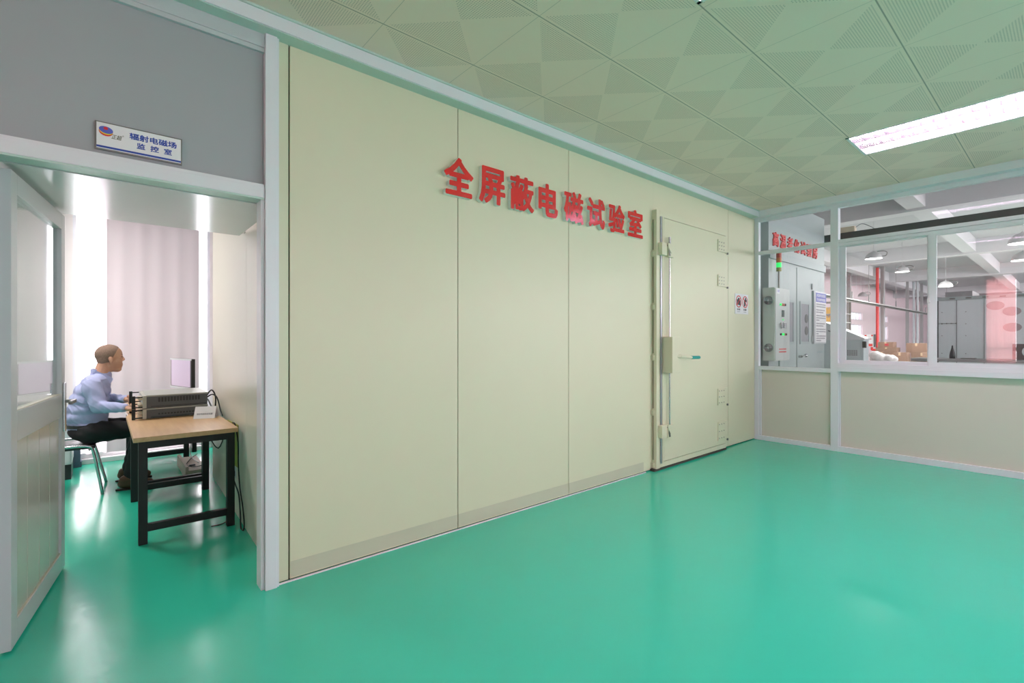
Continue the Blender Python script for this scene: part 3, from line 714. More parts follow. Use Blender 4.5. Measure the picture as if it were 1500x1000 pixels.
# low board box under the rear desk with a small black adapter on it
tag(MB().box(.645, .672, 5.90, 6.62, 0, .125, .003).box(.672, .83, 5.90, 6.62, 0, .085, .003).ob('low_box', 'wood_low'), 'low pale wooden box on the floor under the rear desk', 'box')
tag(MB().box(.70, .755, 6.10, 6.13, .0855, .10, .004).ob('small_adapter', 'black'), 'small black adapter lying on the low wooden box', 'adapter')
a = thing('power_strip', (.80, 6.76, .20), 'black power adapter hanging at the far leg of the rear desk', 'adapter')
MB().box(.785, .83, 6.60, 6.68, .13, .25, .006).ob('body', 'black', a)
tag(MB().tube([(.79, 6.6, .25), (.77, 6.5, .33), (.75, 6.45, .24), (.745, 6.4, .15), (.77, 6.25, .11), (.80, 6.2, .09)], .006, 6).ob('cable', 'white_gloss', smooth=True), 'white cable dropping to the low wooden box', 'cable')
tag(MB().tube([(.80, 6.35, .16), (.72, 6.2, .14), (.68, 6.12, .10), (.74, 6.0, .095), (.82, 5.98, .11)], .004, 6).ob('cable', 'rubber', smooth=True), 'thin black cable curled over the low wooden box', 'cable')
# yellow board, outlet and hanging cables by the chamber wall
tag(MB().box(.818, .829, 4.36, 4.72, .40, .74, .002, Matrix.Rotation(.03, 3, 'Z')).ob('leaning_board', 'yboard'), 'yellow-green board against the wall behind the front desk', 'board')
a = thing('wall_outlet', (.845, 4.5, .30), 'small grey wall outlet with black plug under the yellow board', 'outlet')
MB().box(.832, .853, 4.46, 4.58, .29, .38, .004).ob('cover_plate', 'alu_grey', a)
MB().box(.795, .833, 4.50, 4.56, .30, .345, .006).ob('plug', 'rubber', a)
tag(MB().tube([(.79, 4.36, .765), (.80, 4.32, .75), (.812, 4.28, .62), (.81, 4.26, .45), (.806, 4.18, .28), (.806, 4.08, .16), (.803, 4.02, .06), (.800, 4.03, .006), (.795, 4.09, .006), (.80, 4.14, .1), (.806, 4.22, .22), (.812, 4.4, .27), (.808, 4.5, .32)], .0055, 6).ob('cable', 'rubber', smooth=True), 'long black cable looping from front desk corner down to the floor', 'cable')
tag(MB().tube([(.803, 4.53, .345), (.795, 4.50, .42), (.79, 4.45, .48)], .005, 6).ob('cable', 'rubber', smooth=True), 'short black cable rising from the outlet plug behind the desk leg', 'cable')
tag(MB().tube([(.70, 5.30, .715), (.725, 5.0, .56), (.77, 4.86, .48), (.80, 4.75, .62), (.80, 4.7, .715)], .005, 6).ob('cable', 'rubber', smooth=True), 'black cable sagging under the front desktop', 'cable')
tag(MB().tube([(.80, 4.5, .20), (.80, 4.4, .14), (.76, 4.32, .03), (.71, 4.28, .006), (.63, 4.27, .006)], .004, 6).ob('cable', 'rubber', smooth=True), 'thin black cable on the floor beside the front desk leg', 'cable')
for k, (pts, lab) in enumerate([
        ([(.722, 5.15, .90), (.76, 5.10, .93), (.79, 5.05, .90), (.80, 4.95, .80), (.80, 4.86, .762)], 'black cable arching from the back of the upper instrument'),
        ([(.722, 5.25, .88), (.77, 5.22, .96), (.80, 5.2, .90), (.80, 5.22, .79), (.79, 5.3, .762)], 'black cable bunched behind the instruments, taller loop'),
        ([(.722, 5.35, .80), (.75, 5.33, .87), (.78, 5.30, .80), (.77, 5.28, .762)], 'grey cable bunched behind the instruments, lower loop')]):
    tag(MB().tube(pts, .006, 6).ob('cable', 'rubber' if k < 2 else 'greyink', smooth=True), lab, 'cable')

# ------------------------------------------------------------------ chair
t = thing('chair', (-.22, 6.06, 0), 'tubular steel chair with black seat under the man', 'chair')
MB().box(-.45, -.05, 5.86, 6.28, .425, .462, .015).ob('seat', 'black', t)
MB().box(-.50, -.475, 5.88, 6.26, .66, .80, .01).ob('backrest', 'black', t)
for y, xe in ((5.83, 0.0), (6.31, .028)):
    MB().tube([(xe, y, .002), (-.03+xe*.5, y, .20), (-.068, y, .42), (-.10, y, .455), (-.16, y, .465), (-.30, y, .465), (-.44, y, .465), (-.485, y, .50), (-.50, y, .64), (-.51, y, .80)], .0125, 10).ob('side_frame', 'steel', t, smooth=True)
    MB().cyl((-.38, y+(.014 if y < 6 else -.014), .45), (-.47, y+(.014 if y < 6 else -.014), .002), .0125).ob('leg', 'steel', t, auto=40)
MB().cyl((-.09, 5.83, .425), (-.09, 6.31, .425), .010).cyl((-.41, 5.84, .415), (-.41, 6.30, .415), .010).ob('cross_tube', 'steel_dark', t, auto=40)

# ------------------------------------------------------------------ seated man
def remesh(q, name, m, parent, vox=.008, it=6, fac=.5, disp=None):
    bmesh.ops.recalc_face_normals(q.bm, faces=q.bm.faces)
    me = bpy.data.meshes.new('tmp'); q.bm.to_mesh(me); q.bm.free()
    o = bpy.data.objects.new('tmp', me); COL.objects.link(o)
    r = o.modifiers.new('r', 'REMESH'); r.mode = 'VOXEL'; r.voxel_size = vox
    s_ = o.modifiers.new('s', 'SMOOTH'); s_.iterations = it; s_.factor = fac
    bpy.context.view_layer.update()
    me2 = bpy.data.meshes.new_from_object(o.evaluated_get(bpy.context.evaluated_depsgraph_get()))
    bpy.data.objects.remove(o); bpy.data.meshes.remove(me)
    if disp:
        for v in me2.vertices:
            v.co = disp(v.co.copy(), v.normal.copy())
    for p_ in me2.polygons: p_.use_smooth = True
    me2.materials.clear(); me2.materials.append(M[m]); me2.name = name
    o = bpy.data.objects.new(name, me2); COL.objects.link(o)
    if parent: o.parent = parent; o.matrix_parent_inverse = Matrix.Translation(parent.location).inverted()
    return o
man = thing('person', (-.12, 6.06, 0), 'man in light blue shirt and black trousers seated at the instruments', 'person')
Vv = Vector
SHn, SHf = Vv((-.075, 5.86, 1.00)), Vv((-.055, 6.245, 1.00))
ELn, ELf = Vv((-.025, 5.78, .815)), Vv((.03, 6.26, .835))
WRn, WRf = Vv((.165, 5.60, .805)), Vv((.175, 5.92, .855))
q = MB()
# torso, neck
q.cap((-.11, 6.05, .58), .12, (-.105, 6.05, .75), .115); q.cap((-.105, 6.05, .75), .115, (-.075, 6.05, .94), .095)
q.cap((-.025, 6.05, 1.03), .066, (.016, 6.05, 1.19), .058); q.ell((.020, 6.05, 1.245), (.064, .070, .070))
# head
hc = Vv((.052, 6.05, 1.278))
q.ell((.046, 6.05, 1.285), (.104, .080, .094)); q.ell((.088, 6.05, 1.262), (.063, .064, .075)); q.ell((.085, 6.05, 1.205), (.064, .058, .075)); q.ell((.062, 6.05, 1.185), (.056, .060, .05))
q.cap((.066, 6.05, 1.160), .045, (.112, 6.05, 1.142), .030); q.ell((.122, 6.05, 1.140), (.021, .027, .020))
q.ell((.132, 6.05, 1.165), (.014, .026, .020))
q.ell((.132, 6.05, 1.283), (.018, .046, .014))          # brow
q.cap((.142, 6.05, 1.268), .009, (.157, 6.05, 1.236), .012); q.ell((.150, 6.05, 1.230), (.013, .019, .010))   # nose
q.ell((.138, 6.05, 1.196), (.013, .024, .012)); q.ell((.140, 6.05, 1.187), (.013, .024, .007)); q.ell((.138, 6.05, 1.174), (.013, .021, .007))   # lips
for s_ in (-1, 1):
    q.ell((.112, 6.05+s_*.040, 1.222), (.030, .020, .034))    # cheek
    q.ell((.060, 6.05+s_*.081, 1.235), (.018, .008, .032), Matrix.Rotation(-.15, 3, 'Y')); q.ell((.062, 6.05+s_*.079, 1.210), (.010, .008, .014))
# arms
for sh, el, wr in ((SHn, ELn, WRn), (SHf, ELf, WRf)):
    q.cap(sh, .055, el, .043); q.cap(el, .042, wr, .027)
# legs
for y, ya in ((5.94, 5.88), (6.16, 6.24)):
    q.cap((-.10, y, .565), .085, (.30, y, .555), .060); q.cap((.30, y, .555), .055, (.215, ya, .12), .038); q.cap((.19, ya, .06), .035, (.30, ya, .04), .028)
# hands: palm + fingers, curled round the knobs
for wr, tgt in ((WRn, Vv((.205, 5.545, .80))), (WRf, Vv((.212, 5.80, .855)))):
    dirv = (tgt-wr).normalized(); side = Vv((0, 0, 1)); lat = dirv.cross(side).normalized()
    q.cap(wr, .024, wr+dirv*.05, .026); q.ell(wr+dirv*.055, (.030, .034, .020))
    base = wr+dirv*.075
    for k, ln in enumerate((.052, .060, .056, .044)):
        b0 = base+side*(.027-.018*k); b1 = b0+dirv*ln*.5+lat*.004; b2 = b1+dirv*ln*.35+lat*.018
        q.cap(b0, .0090, b1, .0085, n=8); q.cap(b1, .0085, b2, .0078, n=8)
    tb = wr+dirv*.035+side*.022; q.cap(tb, .011, tb+dirv*.03+side*.018+lat*.010, .010, n=8); q.cap(tb+dirv*.03+side*.018+lat*.010, .010, tb+dirv*.055+side*.014+lat*.022, .0085, n=8)
remesh(q, 'body', 'skin', man, .0050, 3)
# hair: close-cropped cap over the skull
q = MB(); q.ell((.045, 6.05, 1.287), (.106, .083, .095), sub=4); q.ell((.020, 6.05, 1.243), (.0665, .073, .071), sub=4)
def cut(q, co, no): bmesh.ops.bisect_plane(q.bm, geom=q.bm.verts[:]+q.bm.edges[:]+q.bm.faces[:], plane_co=co, plane_no=no, clear_outer=True)
cut(q, (.108, 6.05, 1.33), Vv((1, 0, -.45)).normalized()); cut(q, (.045, 6.05, 1.212), Vv((.25, 0, -1)).normalized())
q.ob('hair', 'hair', man, smooth=True)
for s_ in (-1, 1):
    MB().ell((.1405, 6.05+s_*.028, 1.261), (.006, .012, .0045), sub=2).ob('eye', 'ink', man, smooth=True)
    MB().ell((.1435, 6.05+s_*.030, 1.283), (.007, .017, .0025), sub=2).ob('eyebrow', 'ink', man, smooth=True)
# shirt
q = MB()
for z, x, rx, ry in ((.625, -.105, .150, .175), (.70, -.110, .158, .178), (.78, -.105, .152, .180), (.86, -.095, .146, .185), (.94, -.072, .136, .190), (1.0, -.052, .112, .180)):
    q.ell((x, 6.05, z), (rx, ry, .105))
q.cap((-.05, 5.92, 1.035), .055, (-.01, 6.05, 1.07), .060); q.cap((-.05, 6.18, 1.035), .055, (-.01, 6.05, 1.07), .060)
q.cap((-.03, 6.05, 1.03), .072, (.004, 6.05, 1.088), .066)
q.cap(SHn, .078, ELn, .062); q.cap(ELn, .060, ELn.lerp(WRn, .93), .040)
q.cap(SHf, .078, ELf, .058); q.cap(ELf, .056, ELf.lerp(WRf, .93), .038)
def wrinkle(co, n):
    a = math.sin(co.z*38+math.sin(co.x*17)*2.0+co.y*19+math.sin(co.y*23)*1.3)*.0030 + max(0, math.sin(co.x*52+co.z*61-co.y*33+math.sin(co.z*30)*2))**3*.0045
    if co.x > 0: a += math.sin(co.x*110+co.z*40)*.0016
    return co+n*a
remesh(q, 'shirt', 'shirt', man, .008, 8, disp=wrinkle)
q = MB()   # collar
q.prism([(-.068, 1.075), (.058, 1.010), (.078, 1.050), (.055, 1.075), (-.045, 1.135), (-.07, 1.115)], 'y', 5.968, 5.976); q.prism([(-.068, 1.075), (.058, 1.010), (.078, 1.050), (.055, 1.075), (-.045, 1.135), (-.07, 1.115)], 'y', 6.124, 6.132)
N = 14
prev = None
for i in range(N+1):
    a = PI/2+PI*i/N; x, y = -.045+.045*math.cos(a), 6.05+.082*math.sin(a)
    lo, hi = q.bm.verts.new((x-.004, y, 1.065)), q.bm.verts.new((x+.004, y, 1.150))
    if prev: q.bm.faces.new((prev[0], lo, hi, prev[1]))
    prev = (lo, hi)
q.ob('collar', 'shirt', man)
# trousers
q = MB()
q.ell((-.115, 6.05, .575), (.135, .185, .105)); q.ell((-.11, 6.05, .63), (.142, .172, .05))
for y, ya in ((5.935, 5.88), (6.165, 6.24)):
    q.cap((-.09, y, .565), .108, (.12, y, .565), .090); q.cap((.12, y, .565), .090, (.305, y, .560), .072)
    q.cap((.300, y, .550), .072, (.25, (y+ya)/2, .33), .066); q.cap((.25, (y+ya)/2, .33), .066, (.205, ya, .115), .060)
remesh(q, 'trousers', 'trousers', man, .010, 4, disp=lambda c, n: c+n*(math.sin(c.x*55+c.z*80+c.y*20)*.0025))
q = MB()
for i in range(28):
    a0, a1 = 2*PI*i/28, 2*PI*(i+1)/28
    vs = [q.bm.verts.new((-.11+.150*math.cos(a), 6.05+.180*math.sin(a), z)) for a in (a0, a1) for z in (.612, .642)]
    q.bm.faces.new((vs[0], vs[2], vs[3], vs[1]))
q.ob('belt', 'black', man)
for ya, x0 in ((5.87, .105), (6.25, .11)):
    q = MB()
    q.cap((x0+.045, ya, .062), .046, (x0+.13, ya, .052), .046); q.cap((x0+.13, ya, .052), .046, (x0+.235, ya, .042), .042); q.cap((x0+.055, ya, .09), .048, (x0+.10, ya, .10), .045); q.cap((x0+.10, ya, .10), .045, (x0+.18, ya, .055), .040)
    sh = remesh(q, 'shoe', 'shoe', man, .007, 3, disp=lambda c, n: Vv((c.x, c.y, max(c.z, .012))))
    q = MB(); pts = []
    for i in range(24):
        a = 2*PI*i/24; pts.append((x0+.135+.148*math.cos(a), ya+(.046 if math.cos(a) > 0 else .038)*math.sin(a)))
    q.prism(pts, 'z', 0, .016); q.ob('sole', 'sole', sh)

# low cabinet and bin at the left of the control room
c = thing('low_cabinet', (-.6, 6.95, 0), 'low white cabinet on black plinth left behind the chair', 'cabinet')
MB().box(-1.1, -.24, 6.66, 7.1, .155, .52, .004).ob('body', 'whitep', c); MB().box(-1.1, -.245, 6.67, 7.1, 0, .155).ob('plinth', 'black', c)
MB().box(-.66, -.25, 6.650, 6.66, .17, .51, .002).ob('door', 'whitep', c)
tag(MB().box(-.30, -.19, 7.25, 7.36, .06, .26, .004).box(-.31, -.18, 7.24, 7.37, 0, .06, .002).ob('floor_box', 'blue_bin'), 'small blue-grey box on the floor at the curtain edge', 'box')

# ------------------------------------------------------------------ workshop beyond the glass
HY = 7.5
# outer wall with windows
w = MB(); wins = [(14, 17), (20, 22.3), (29.0, 31.3), (34.9, 36.7)]
prev = 3.2
for a, b in wins:
    w.box(prev, a, HY, HY+.2, 0, 4.6); w.box(a, b, HY, HY+.2, 0, 1.45); w.box(a, b, HY, HY+.2, 2.26, 2.50); w.box(a, b, HY, HY+.2, 2.9, 4.6); prev = b
w.box(prev, 56, HY, HY+.2, 0, 4.6)
struct(w.ob('wall_workshop_outer', 'hallw'), 'pinkish white workshop wall with tall barred windows', 'wall')
for k, (a, b) in enumerate(wins):
    q = MB(); n = 5
    for i in range(n+1): q.box(a+(b-a)*i/n-.03, a+(b-a)*i/n+.03, HY+.06, HY+.10, 1.45, 2.9)
    for z in (1.45, 2.22, 2.50, 2.86): q.box(a, b, HY+.05, HY+.11, z, z+.04)
    wn = struct(q.ob('window_%d' % (9+k), 'alu'), 'barred workshop window, number %d from the aging room' % (k+1), 'window')
    MB().box(a, b, HY+.08, HY+.085, 1.47, 2.88).ob('pane', 'glass', wn)
struct(box('wall_workshop_end', 'hallw', 55.8, 56, -9.2, 7.7, 0, 4.6), 'far end wall of the workshop', 'wall')
w = MB(); w.box(7.3, 56, -9.3, -9.1, 0, 1.0); w.box(7.3, 56, -9.3, -9.1, 3.6, 4.6)
for x in range(8, 56, 6): w.box(x, x+.5, -9.3, -9.1, 1.0, 3.6)
struct(w.ob('wall_workshop_side', 'hallw'), 'unseen side wall of the workshop with strip openings added for light', 'wall')  # open strips added to let light into the workshop
struct(box('ceiling_workshop', 'hallc', 7.3, 56, -9.2, 7.7, 4.55, 4.7), 'concrete ceiling of the workshop', 'ceiling')
struct(box('wall_above_partition', 'wallw', 7.20, 7.30, -4.6, 7.6, 3.17, 4.6), 'wall above the glass partition', 'wall')
struct(box('wall_chamber_end', 'wallw', 7.20, 7.30, 3.012, 7.6, 0, 3.17), 'wall at the end of the shielded chamber', 'wall')
for k, x in enumerate((12.8, 20.4, 27.6, 38.0, 47.0)):
    struct(box('trim_beam_cross', 'beam', x, x+.35, -9.1, HY, 4.1, 4.55), 'concrete ceiling beam running across the workshop', 'beam')
for k, y in enumerate((-5.2, -1.6, 2.0, 5.6)):
    struct(box('trim_beam_long', 'beam', 7.3, 55.8, y, y+.3, 4.15, 4.55), 'concrete ceiling beam running along the workshop', 'beam')
struct(MB().box(10.35, 10.5, -6, 3.7, 3.235, 3.395, .004).ob('trim_9', 'dusty'), 'dusty dark steel beam behind the upper panes', 'beam')
for y in (-4, 0.2, 3.4): struct(box('trim_hanger_rod', 'dusty', 10.42, 10.44, y, y+.02, 3.39, 4.55), 'rod carrying the dark steel beam', 'rod')
a = thing('junction_box', (10.4, 2.75, 3.395), 'small cream device on the dark steel beam with looping wire', 'junction box')
MB().box(10.36, 10.48, 2.60, 2.88, 3.397, 3.50, .02).ob('body', 'knob', a)
MB().tube([(10.40, 2.60, 3.47), (10.40, 2.5, 3.52), (10.40, 2.38, 3.45), (10.40, 2.32, 3.40)], .007, 6).ob('wire', 'greyink', a)

# aging test room
c = struct(box('wall_aging_room', 'aging', 7.62, 10.08, 3.0, 5.4, 0, 3.64), 'pale grey-green steel body of the aging test room', 'wall')
struct(box('wall_aging_recess', 'aging_trim', 7.36, 7.62, 3.25, 3.3, 0, 3.64), 'darker recess between partition and aging room', 'wall')
struct(MB().cyl((7.45, 3.16, 0), (7.45, 3.16, 3.6), .03).ob('trim_conduit', 'alu_grey', auto=40), 'vertical conduit beside the aging room', 'conduit')
struct(box('trim_aging_band', 'aging_trim', 7.62, 10.085, 2.975, 3.0, 2.66, 2.78, .003), 'band above the aging room doors', 'trim')
chars2 = '高温老化试验房'
for i, ch in enumerate(chars2):
    o = text('door_character', ch, (7.755+i*.284, 2.999, 2.862), '-y', .222, .222, 'redink', None, ext=.015, bold=.025)
    tag(o, 'red character %s over the aging room doors, %s' % (ch, ('first on the left', 'second from the left', 'third from the left', 'fourth, cut by the window rail', 'fifth, third from the right end', 'second from the right end', 'last on the right')[i]), 'sign letter', 'red characters on the aging room')
def adoor(x0, x1, name, label, wx0, wx1, flip):
    d_ = thing(name, ((x0+x1)/2, 2.98, 0), label, 'door', kind='structure')
    MB().box(x0, x1, 2.975, 2.9995, .1, 2.62, .004).ob('leaf', 'aging', d_)
    q = MB(); q.box(wx0-.04, wx1+.04, 2.965, 2.976, 1.36, 1.40); q.box(wx0-.04, wx1+.04, 2.965, 2.976, 2.03, 2.07); q.box(wx0-.04, wx0, 2.965, 2.976, 1.40, 2.03); q.box(wx1, wx1+.04, 2.965, 2.976, 1.40, 2.03)
    wf = q.ob('window_frame', 'aging_trim', d_); MB().box(wx0, wx1, 2.9715, 2.9745, 1.40, 2.03).ob('window_pane', 'greyink', wf)
    return d_
adoor(7.98, 8.655, 'door_3', 'left door leaf of the aging room behind the control box', 8.30, 8.50, 0)
d4 = adoor(8.685, 9.34, 'door_4', 'right door leaf of the aging room with knob', 8.84, 9.19, 1)
q = MB()
for z in (1.79, 1.585): q.cyl((9.09, 2.9716, z), (9.09, 2.968, z), .075, n=24)
q.ob('vent_fan', 'rack_side', d4)
q = MB(); q.cyl((8.76, 2.975, 1.155), (8.76, 2.93, 1.155), .02).cyl((8.76, 2.925, 1.155), (8.88, 2.915, 1.17), .014).ell((8.89, 2.915, 1.17), .028); q.ob('knob', 'steel', d4, auto=40)
struct(box('trim_aging_seam', 'aging_trim', 9.36, 9.38, 2.985, 3.0, .1, 2.62), 'hinge seam on the aging room front', 'trim')
for z in (.5, 1.4, 2.3): MB().cyl((9.35, 2.965, z), (9.35, 2.965, z+.1), .015, n=10).ob('hinge', 'alu_grey', d4)
# control box
c = thing('control_box', (7.6, 2.9, 1.12), 'wall-mounted control box with fans and buttons on the aging room', 'control box')
q = MB(); q.box(7.34, 7.88, 2.81, 2.972, 1.125, 2.185, .006); q.ob('casing', 'ctrl_side', c)
MB().box(7.352, 7.876, 2.800, 2.811, 1.135, 2.178, .003).ob('front_door', 'ctrl_front', c)
MB().box(7.40, 7.50, 2.799, 2.8005, 2.10, 2.17).ob('sticker', 'whitep', c)
text('lettering', '正超', (7.41, 2.7988, 2.12), '-y', .08, .04, 'blue2', c)
for z in (2.0, 1.315):
    q = MB()
    t_ = MB().cyl((7.341, 2.89, z), (7.330, 2.89, z), .062, n=28)
    fo = t_.ob('fan', 'rack_side', c, auto=40)
    q = MB()
    for r in (.058, .042, .025):
        q.tube([(7.328, 2.89+r*math.cos(2*PI*i/20), z+r*math.sin(2*PI*i/20)) for i in range(21)], .0022, 5, 0)
    q.box(7.3265, 7.3295, 2.889-.058, 2.891+.058, z-.002, z+.002); q.box(7.3265, 7.3295, 2.888, 2.892, z-.058, z+.058); q.cyl((7.330, 2.89, z), (7.326, 2.89, z), .014, n=14)
    q.ob('guard', 'steel', fo)
for i, m in enumerate(('lamp_g', 'lamp_o', 'lamp_r', 'darkglass')): MB().cyl((7.525+i*.055, 2.80, 1.945), (7.525+i*.055, 2.785, 1.945), .018, n=14).ob('indicator_lamp', m, c, auto=40)
MB().box(7.575, 7.665, 2.795, 2.801, 1.765, 1.865, .003).ob('display', 'darkglass', c)
MB().cyl((7.62, 2.80, 1.725), (7.62, 2.792, 1.725), .010, n=10).ob('indicator_lamp', 'lamp_g', c)
for x in (7.56, 7.67): 
    k_ = MB().box(x-.035, x+.035, 2.78, 2.80, 1.60, 1.685, .008).ob('lock', 'steel', c); 
MB().tube([(7.52, 2.785, 1.655), (7.48, 2.775, 1.66), (7.46, 2.775, 1.63), (7.50, 2.775, 1.61), (7.50, 2.775, 1.585)], .005, 6).ob('keys', 'steel_dark', c)
for i, m in enumerate(('black', 'lamp_g', 'lamp_g', 'lamp_r', 'black')): MB().cyl((7.525+i*.048, 2.80, 1.51), (7.525+i*.048, 2.782, 1.51), .016, n=12).ob('push_button', m, c, auto=40)
q = MB()
for z in (1.285, 1.245):
    for i in range(13): q.box(7.475+i*.021, 7.490+i*.021, 2.7985, 2.8003, z, z+.017)
q.ob('red_print', 'redink', c)
c['label'] = 'wall-mounted control box with two fans and coloured buttons on the aging room'
# signal tower
t = thing('signal_tower', (7.62, 2.86, 2.185), 'signal light with red, orange and green segments on the control box', 'signal light')
MB().cyl((7.74, 2.90, 2.185), (7.74, 2.90, 2.46), .009).cyl((7.74, 2.90, 2.185), (7.74, 2.90, 2.20), .03).ob('pole', 'steel_dark', t, auto=40)
for z, m, hh in ((2.46, 'lamp_y', .055), (2.517, 'lamp_g', .070), (2.589, 'lamp_o', .070), (2.661, 'lamp_r', .085)):
    MB().cyl((7.74, 2.90, z), (7.74, 2.90, z+hh), .036, n=18).ob('lamp_segment', m, t, auto=40)
# notice board
t = thing('notice_board', (9.74, 2.98, 1.36), 'framed notice board with blue heading on the aging room wall', 'notice board')
MB().box(9.44, 10.05, 2.962, 2.999, 1.365, 2.29, .003).ob('board_frame', 'alu_grey', t)
MB().box(9.50, 10.04, 2.958, 2.9625, 1.39, 2.28).ob('sheet', 'whitep', t)
MB().box(9.515, 10.035, 2.956, 2.9585, 2.10, 2.26).ob('heading', 'blue2', t)
text('heading_lettering', '高温老化试验房', (9.55, 2.956, 2.19), '-y', .44, .055, 'whitep', t, bold=.01)
text('heading_lettering', '安全操作规程', (9.55, 2.956, 2.115), '-y', .44, .055, 'whitep', t, bold=.01)
q = MB()
for j, (n_, z) in enumerate([(12, 2.06), (12, 2.02), (11, 1.96), (9, 1.92), (12, 1.86), (12, 1.82), (4, 1.78), (11, 1.72), (9, 1.68), (12, 1.62), (12, 1.58), (3, 1.54), (12, 1.50), (11, 1.46), (6, 1.42)]):
    for i in range(n_): q.box(9.53+i*.041, 9.56+i*.041, 2.957, 2.9585, z-.012, z+.010)
q.ob('print', 'greyink', t)

# pale machine with sloped hood
t = thing('test_machine', (11.7, 3.1, 0), 'pale grey machine with sloped white hood behind the partition post', 'machine')
MB().box(11.0, 11.35, 2.62, 3.95, 0, 1.43, .01).ob('body', 'machine', t)
MB().prism([(2.60, 1.43), (2.60, 1.46), (3.28, 1.80), (3.95, 1.80), (3.95, 1.43)], 'x', 10.98, 11.37).ob('hood', 'machine_w', t)
MB().box(10.99, 11.04, 2.58, 2.64, 1.28, 1.40, .004).ob('side_handle', 'black', t)
q = MB()
for j in range(4):
    for i in range(5): q.box(10.996, 11.0, 2.86-i*.035, 2.885-i*.035, 1.13+j*.028, 1.15+j*.028)
q.ob('print', 'greyink', t)
MB().prism([(2.95, 1.52), (3.2, 1.63), (3.2, 1.60), (2.95, 1.515)], 'x', 10.972, 10.981).ob('hood_window', 'greyink', t)

# panel enclosure
t = thing('panel_enclosure', (12, -.5, 0), 'large grey panel enclosure with round vents behind the right window', 'enclosure')
MB().box(11.0, 13.0, -3.5, 1.55, 0, 2.10, .004).ob('body', 'panelbox', t)
MB().box(10.985, 13.02, -3.5, 1.57, 2.10, 2.16, .003).ob('top_rail', 'aging', t)
q = MB()
for k in range(22): q.box(10.975, 10.986, 1.40-k*.2, 1.33-k*.2, 2.12, 2.14)
q.ob('rail_clips', 'steel_dark', t)
q = MB(); q.box(10.994, 11.0, 1.31, 1.316, .1, 2.1); q.box(10.994, 11.0, .978, .982, .1, 2.1); q.box(10.994, 11.0, 1.316, 1.55, 1.706, 1.712); q.box(10.994, 11.0, 1.545, 1.565, 0, 2.1)
q.box(10.994, 11.0, -.6, -.605, .1, 2.1)
q.ob('panel_seam', 'rack_side', t)
q = MB()
for y in (1.50, 1.20): 
    for z in (1.2, 1.5, 1.7, 1.9): q.cyl((11, y, z), (10.99, y, z), .007, n=8)
for k in range(4): q.cyl((11, 1.5-.06*k, 1.709), (10.985, 1.5-.06*k, 1.709), .010, n=8)
q.ob('rivets', 'steel_dark', t)
for y, z in ((.85, 1.985), (.665, 1.885), (.66, 1.63)):
    q = MB()
    v = [(y+.105*math.cos(2*PI*i/30), z+.070*math.sin(2*PI*i/30)) for i in range(30)]
    q.prism(v, 'x', 10.988, 11.0); q.ob('oval_vent', 'vent_reflect', t)
tag(MB().box(11.3, 12.2, 1.15, 1.50, 2.16, 2.27, .004).ob('metal_case', 'column'), 'dark grey metal case lying on top of the panel enclosure', 'case')
# rail bench
t = thing('work_bench', (10.1, .2, 0), 'grey metal bench just behind the right sliding window', 'bench')
MB().box(9.75, 10.35, -2.4, 1.70, 1.10, 1.14, .004).ob('bench_top', 'column', t)
for y in (-2.3, -.3, 1.6):
    for x in (9.80, 10.25): MB().box(x, x+.05, y, y+.05, 0, 1.10).ob('leg', 'steel_dark', t)
tag(MB().lathe([(.0, 0), (.035, 0), (.036, .05), (.030, .09), (.012, .16), (.008, .20), (.0, .205)], (10.05, 1.25, 1.1405), 18).ob('squeeze_bottle', 'black', smooth=True), 'black pointed bottle standing on the metal bench', 'bottle')
tag(MB().box(9.9, 10.1, .98, 1.14, 1.1405, 1.155, .003).ob('flat_tool', 'steel_dark'), 'flat dark tool lying on the metal bench', 'tool')
t = thing('dial_box', (10.2, .3, 1.14), 'dark brown box with round dial on the bench at the right edge', 'box')
MB().box(10.0, 10.25, .05, .60, 1.1405, 1.37, .008).ob('casing', 'boxbrown', t)
MB().cyl((10.0, .42, 1.26), (9.985, .42, 1.26), .085, n=24).ob('dial', 'panelbox', t, auto=40)
# cartons on a low work table
t = thing('packing_table', (21.5, 3.5, 0), 'low packing table under the brown cartons', 'table')
MB().box(19.5, 23.4, 2.1, 5.1, .60, .64, .004).ob('tabletop', 'column', t)
for x in (19.6, 23.2):
    for y in (2.2, 4.95): MB().box(x, x+.08, y, y+.08, 0, .60).ob('leg', 'steel_dark', t)
def carton(x, y, z, w, dp, hh, label, m='carton', rot=0, mark=False):
    q = MB(); q.box(-dp/2, dp/2, -w/2, w/2, 0, hh, .006); o = q.ob('carton', m)
    o.location = (x, y, z); o.rotation_euler = (0, 0, rot)
    tag(o, label, 'carton', 'cartons in the workshop')
    tp_ = MB().box(-dp/2-.002, dp/2+.002, -.03, .03, hh*.7, hh+.001).ob('tape', 'tape'); tp_.parent = o
    if mark: mk = MB().box(-dp/2-.003, -dp/2, -w*.2, w*.05, hh*.3, hh*.7).ob('printed_mark', 'darkred'); mk.parent = o
    return o
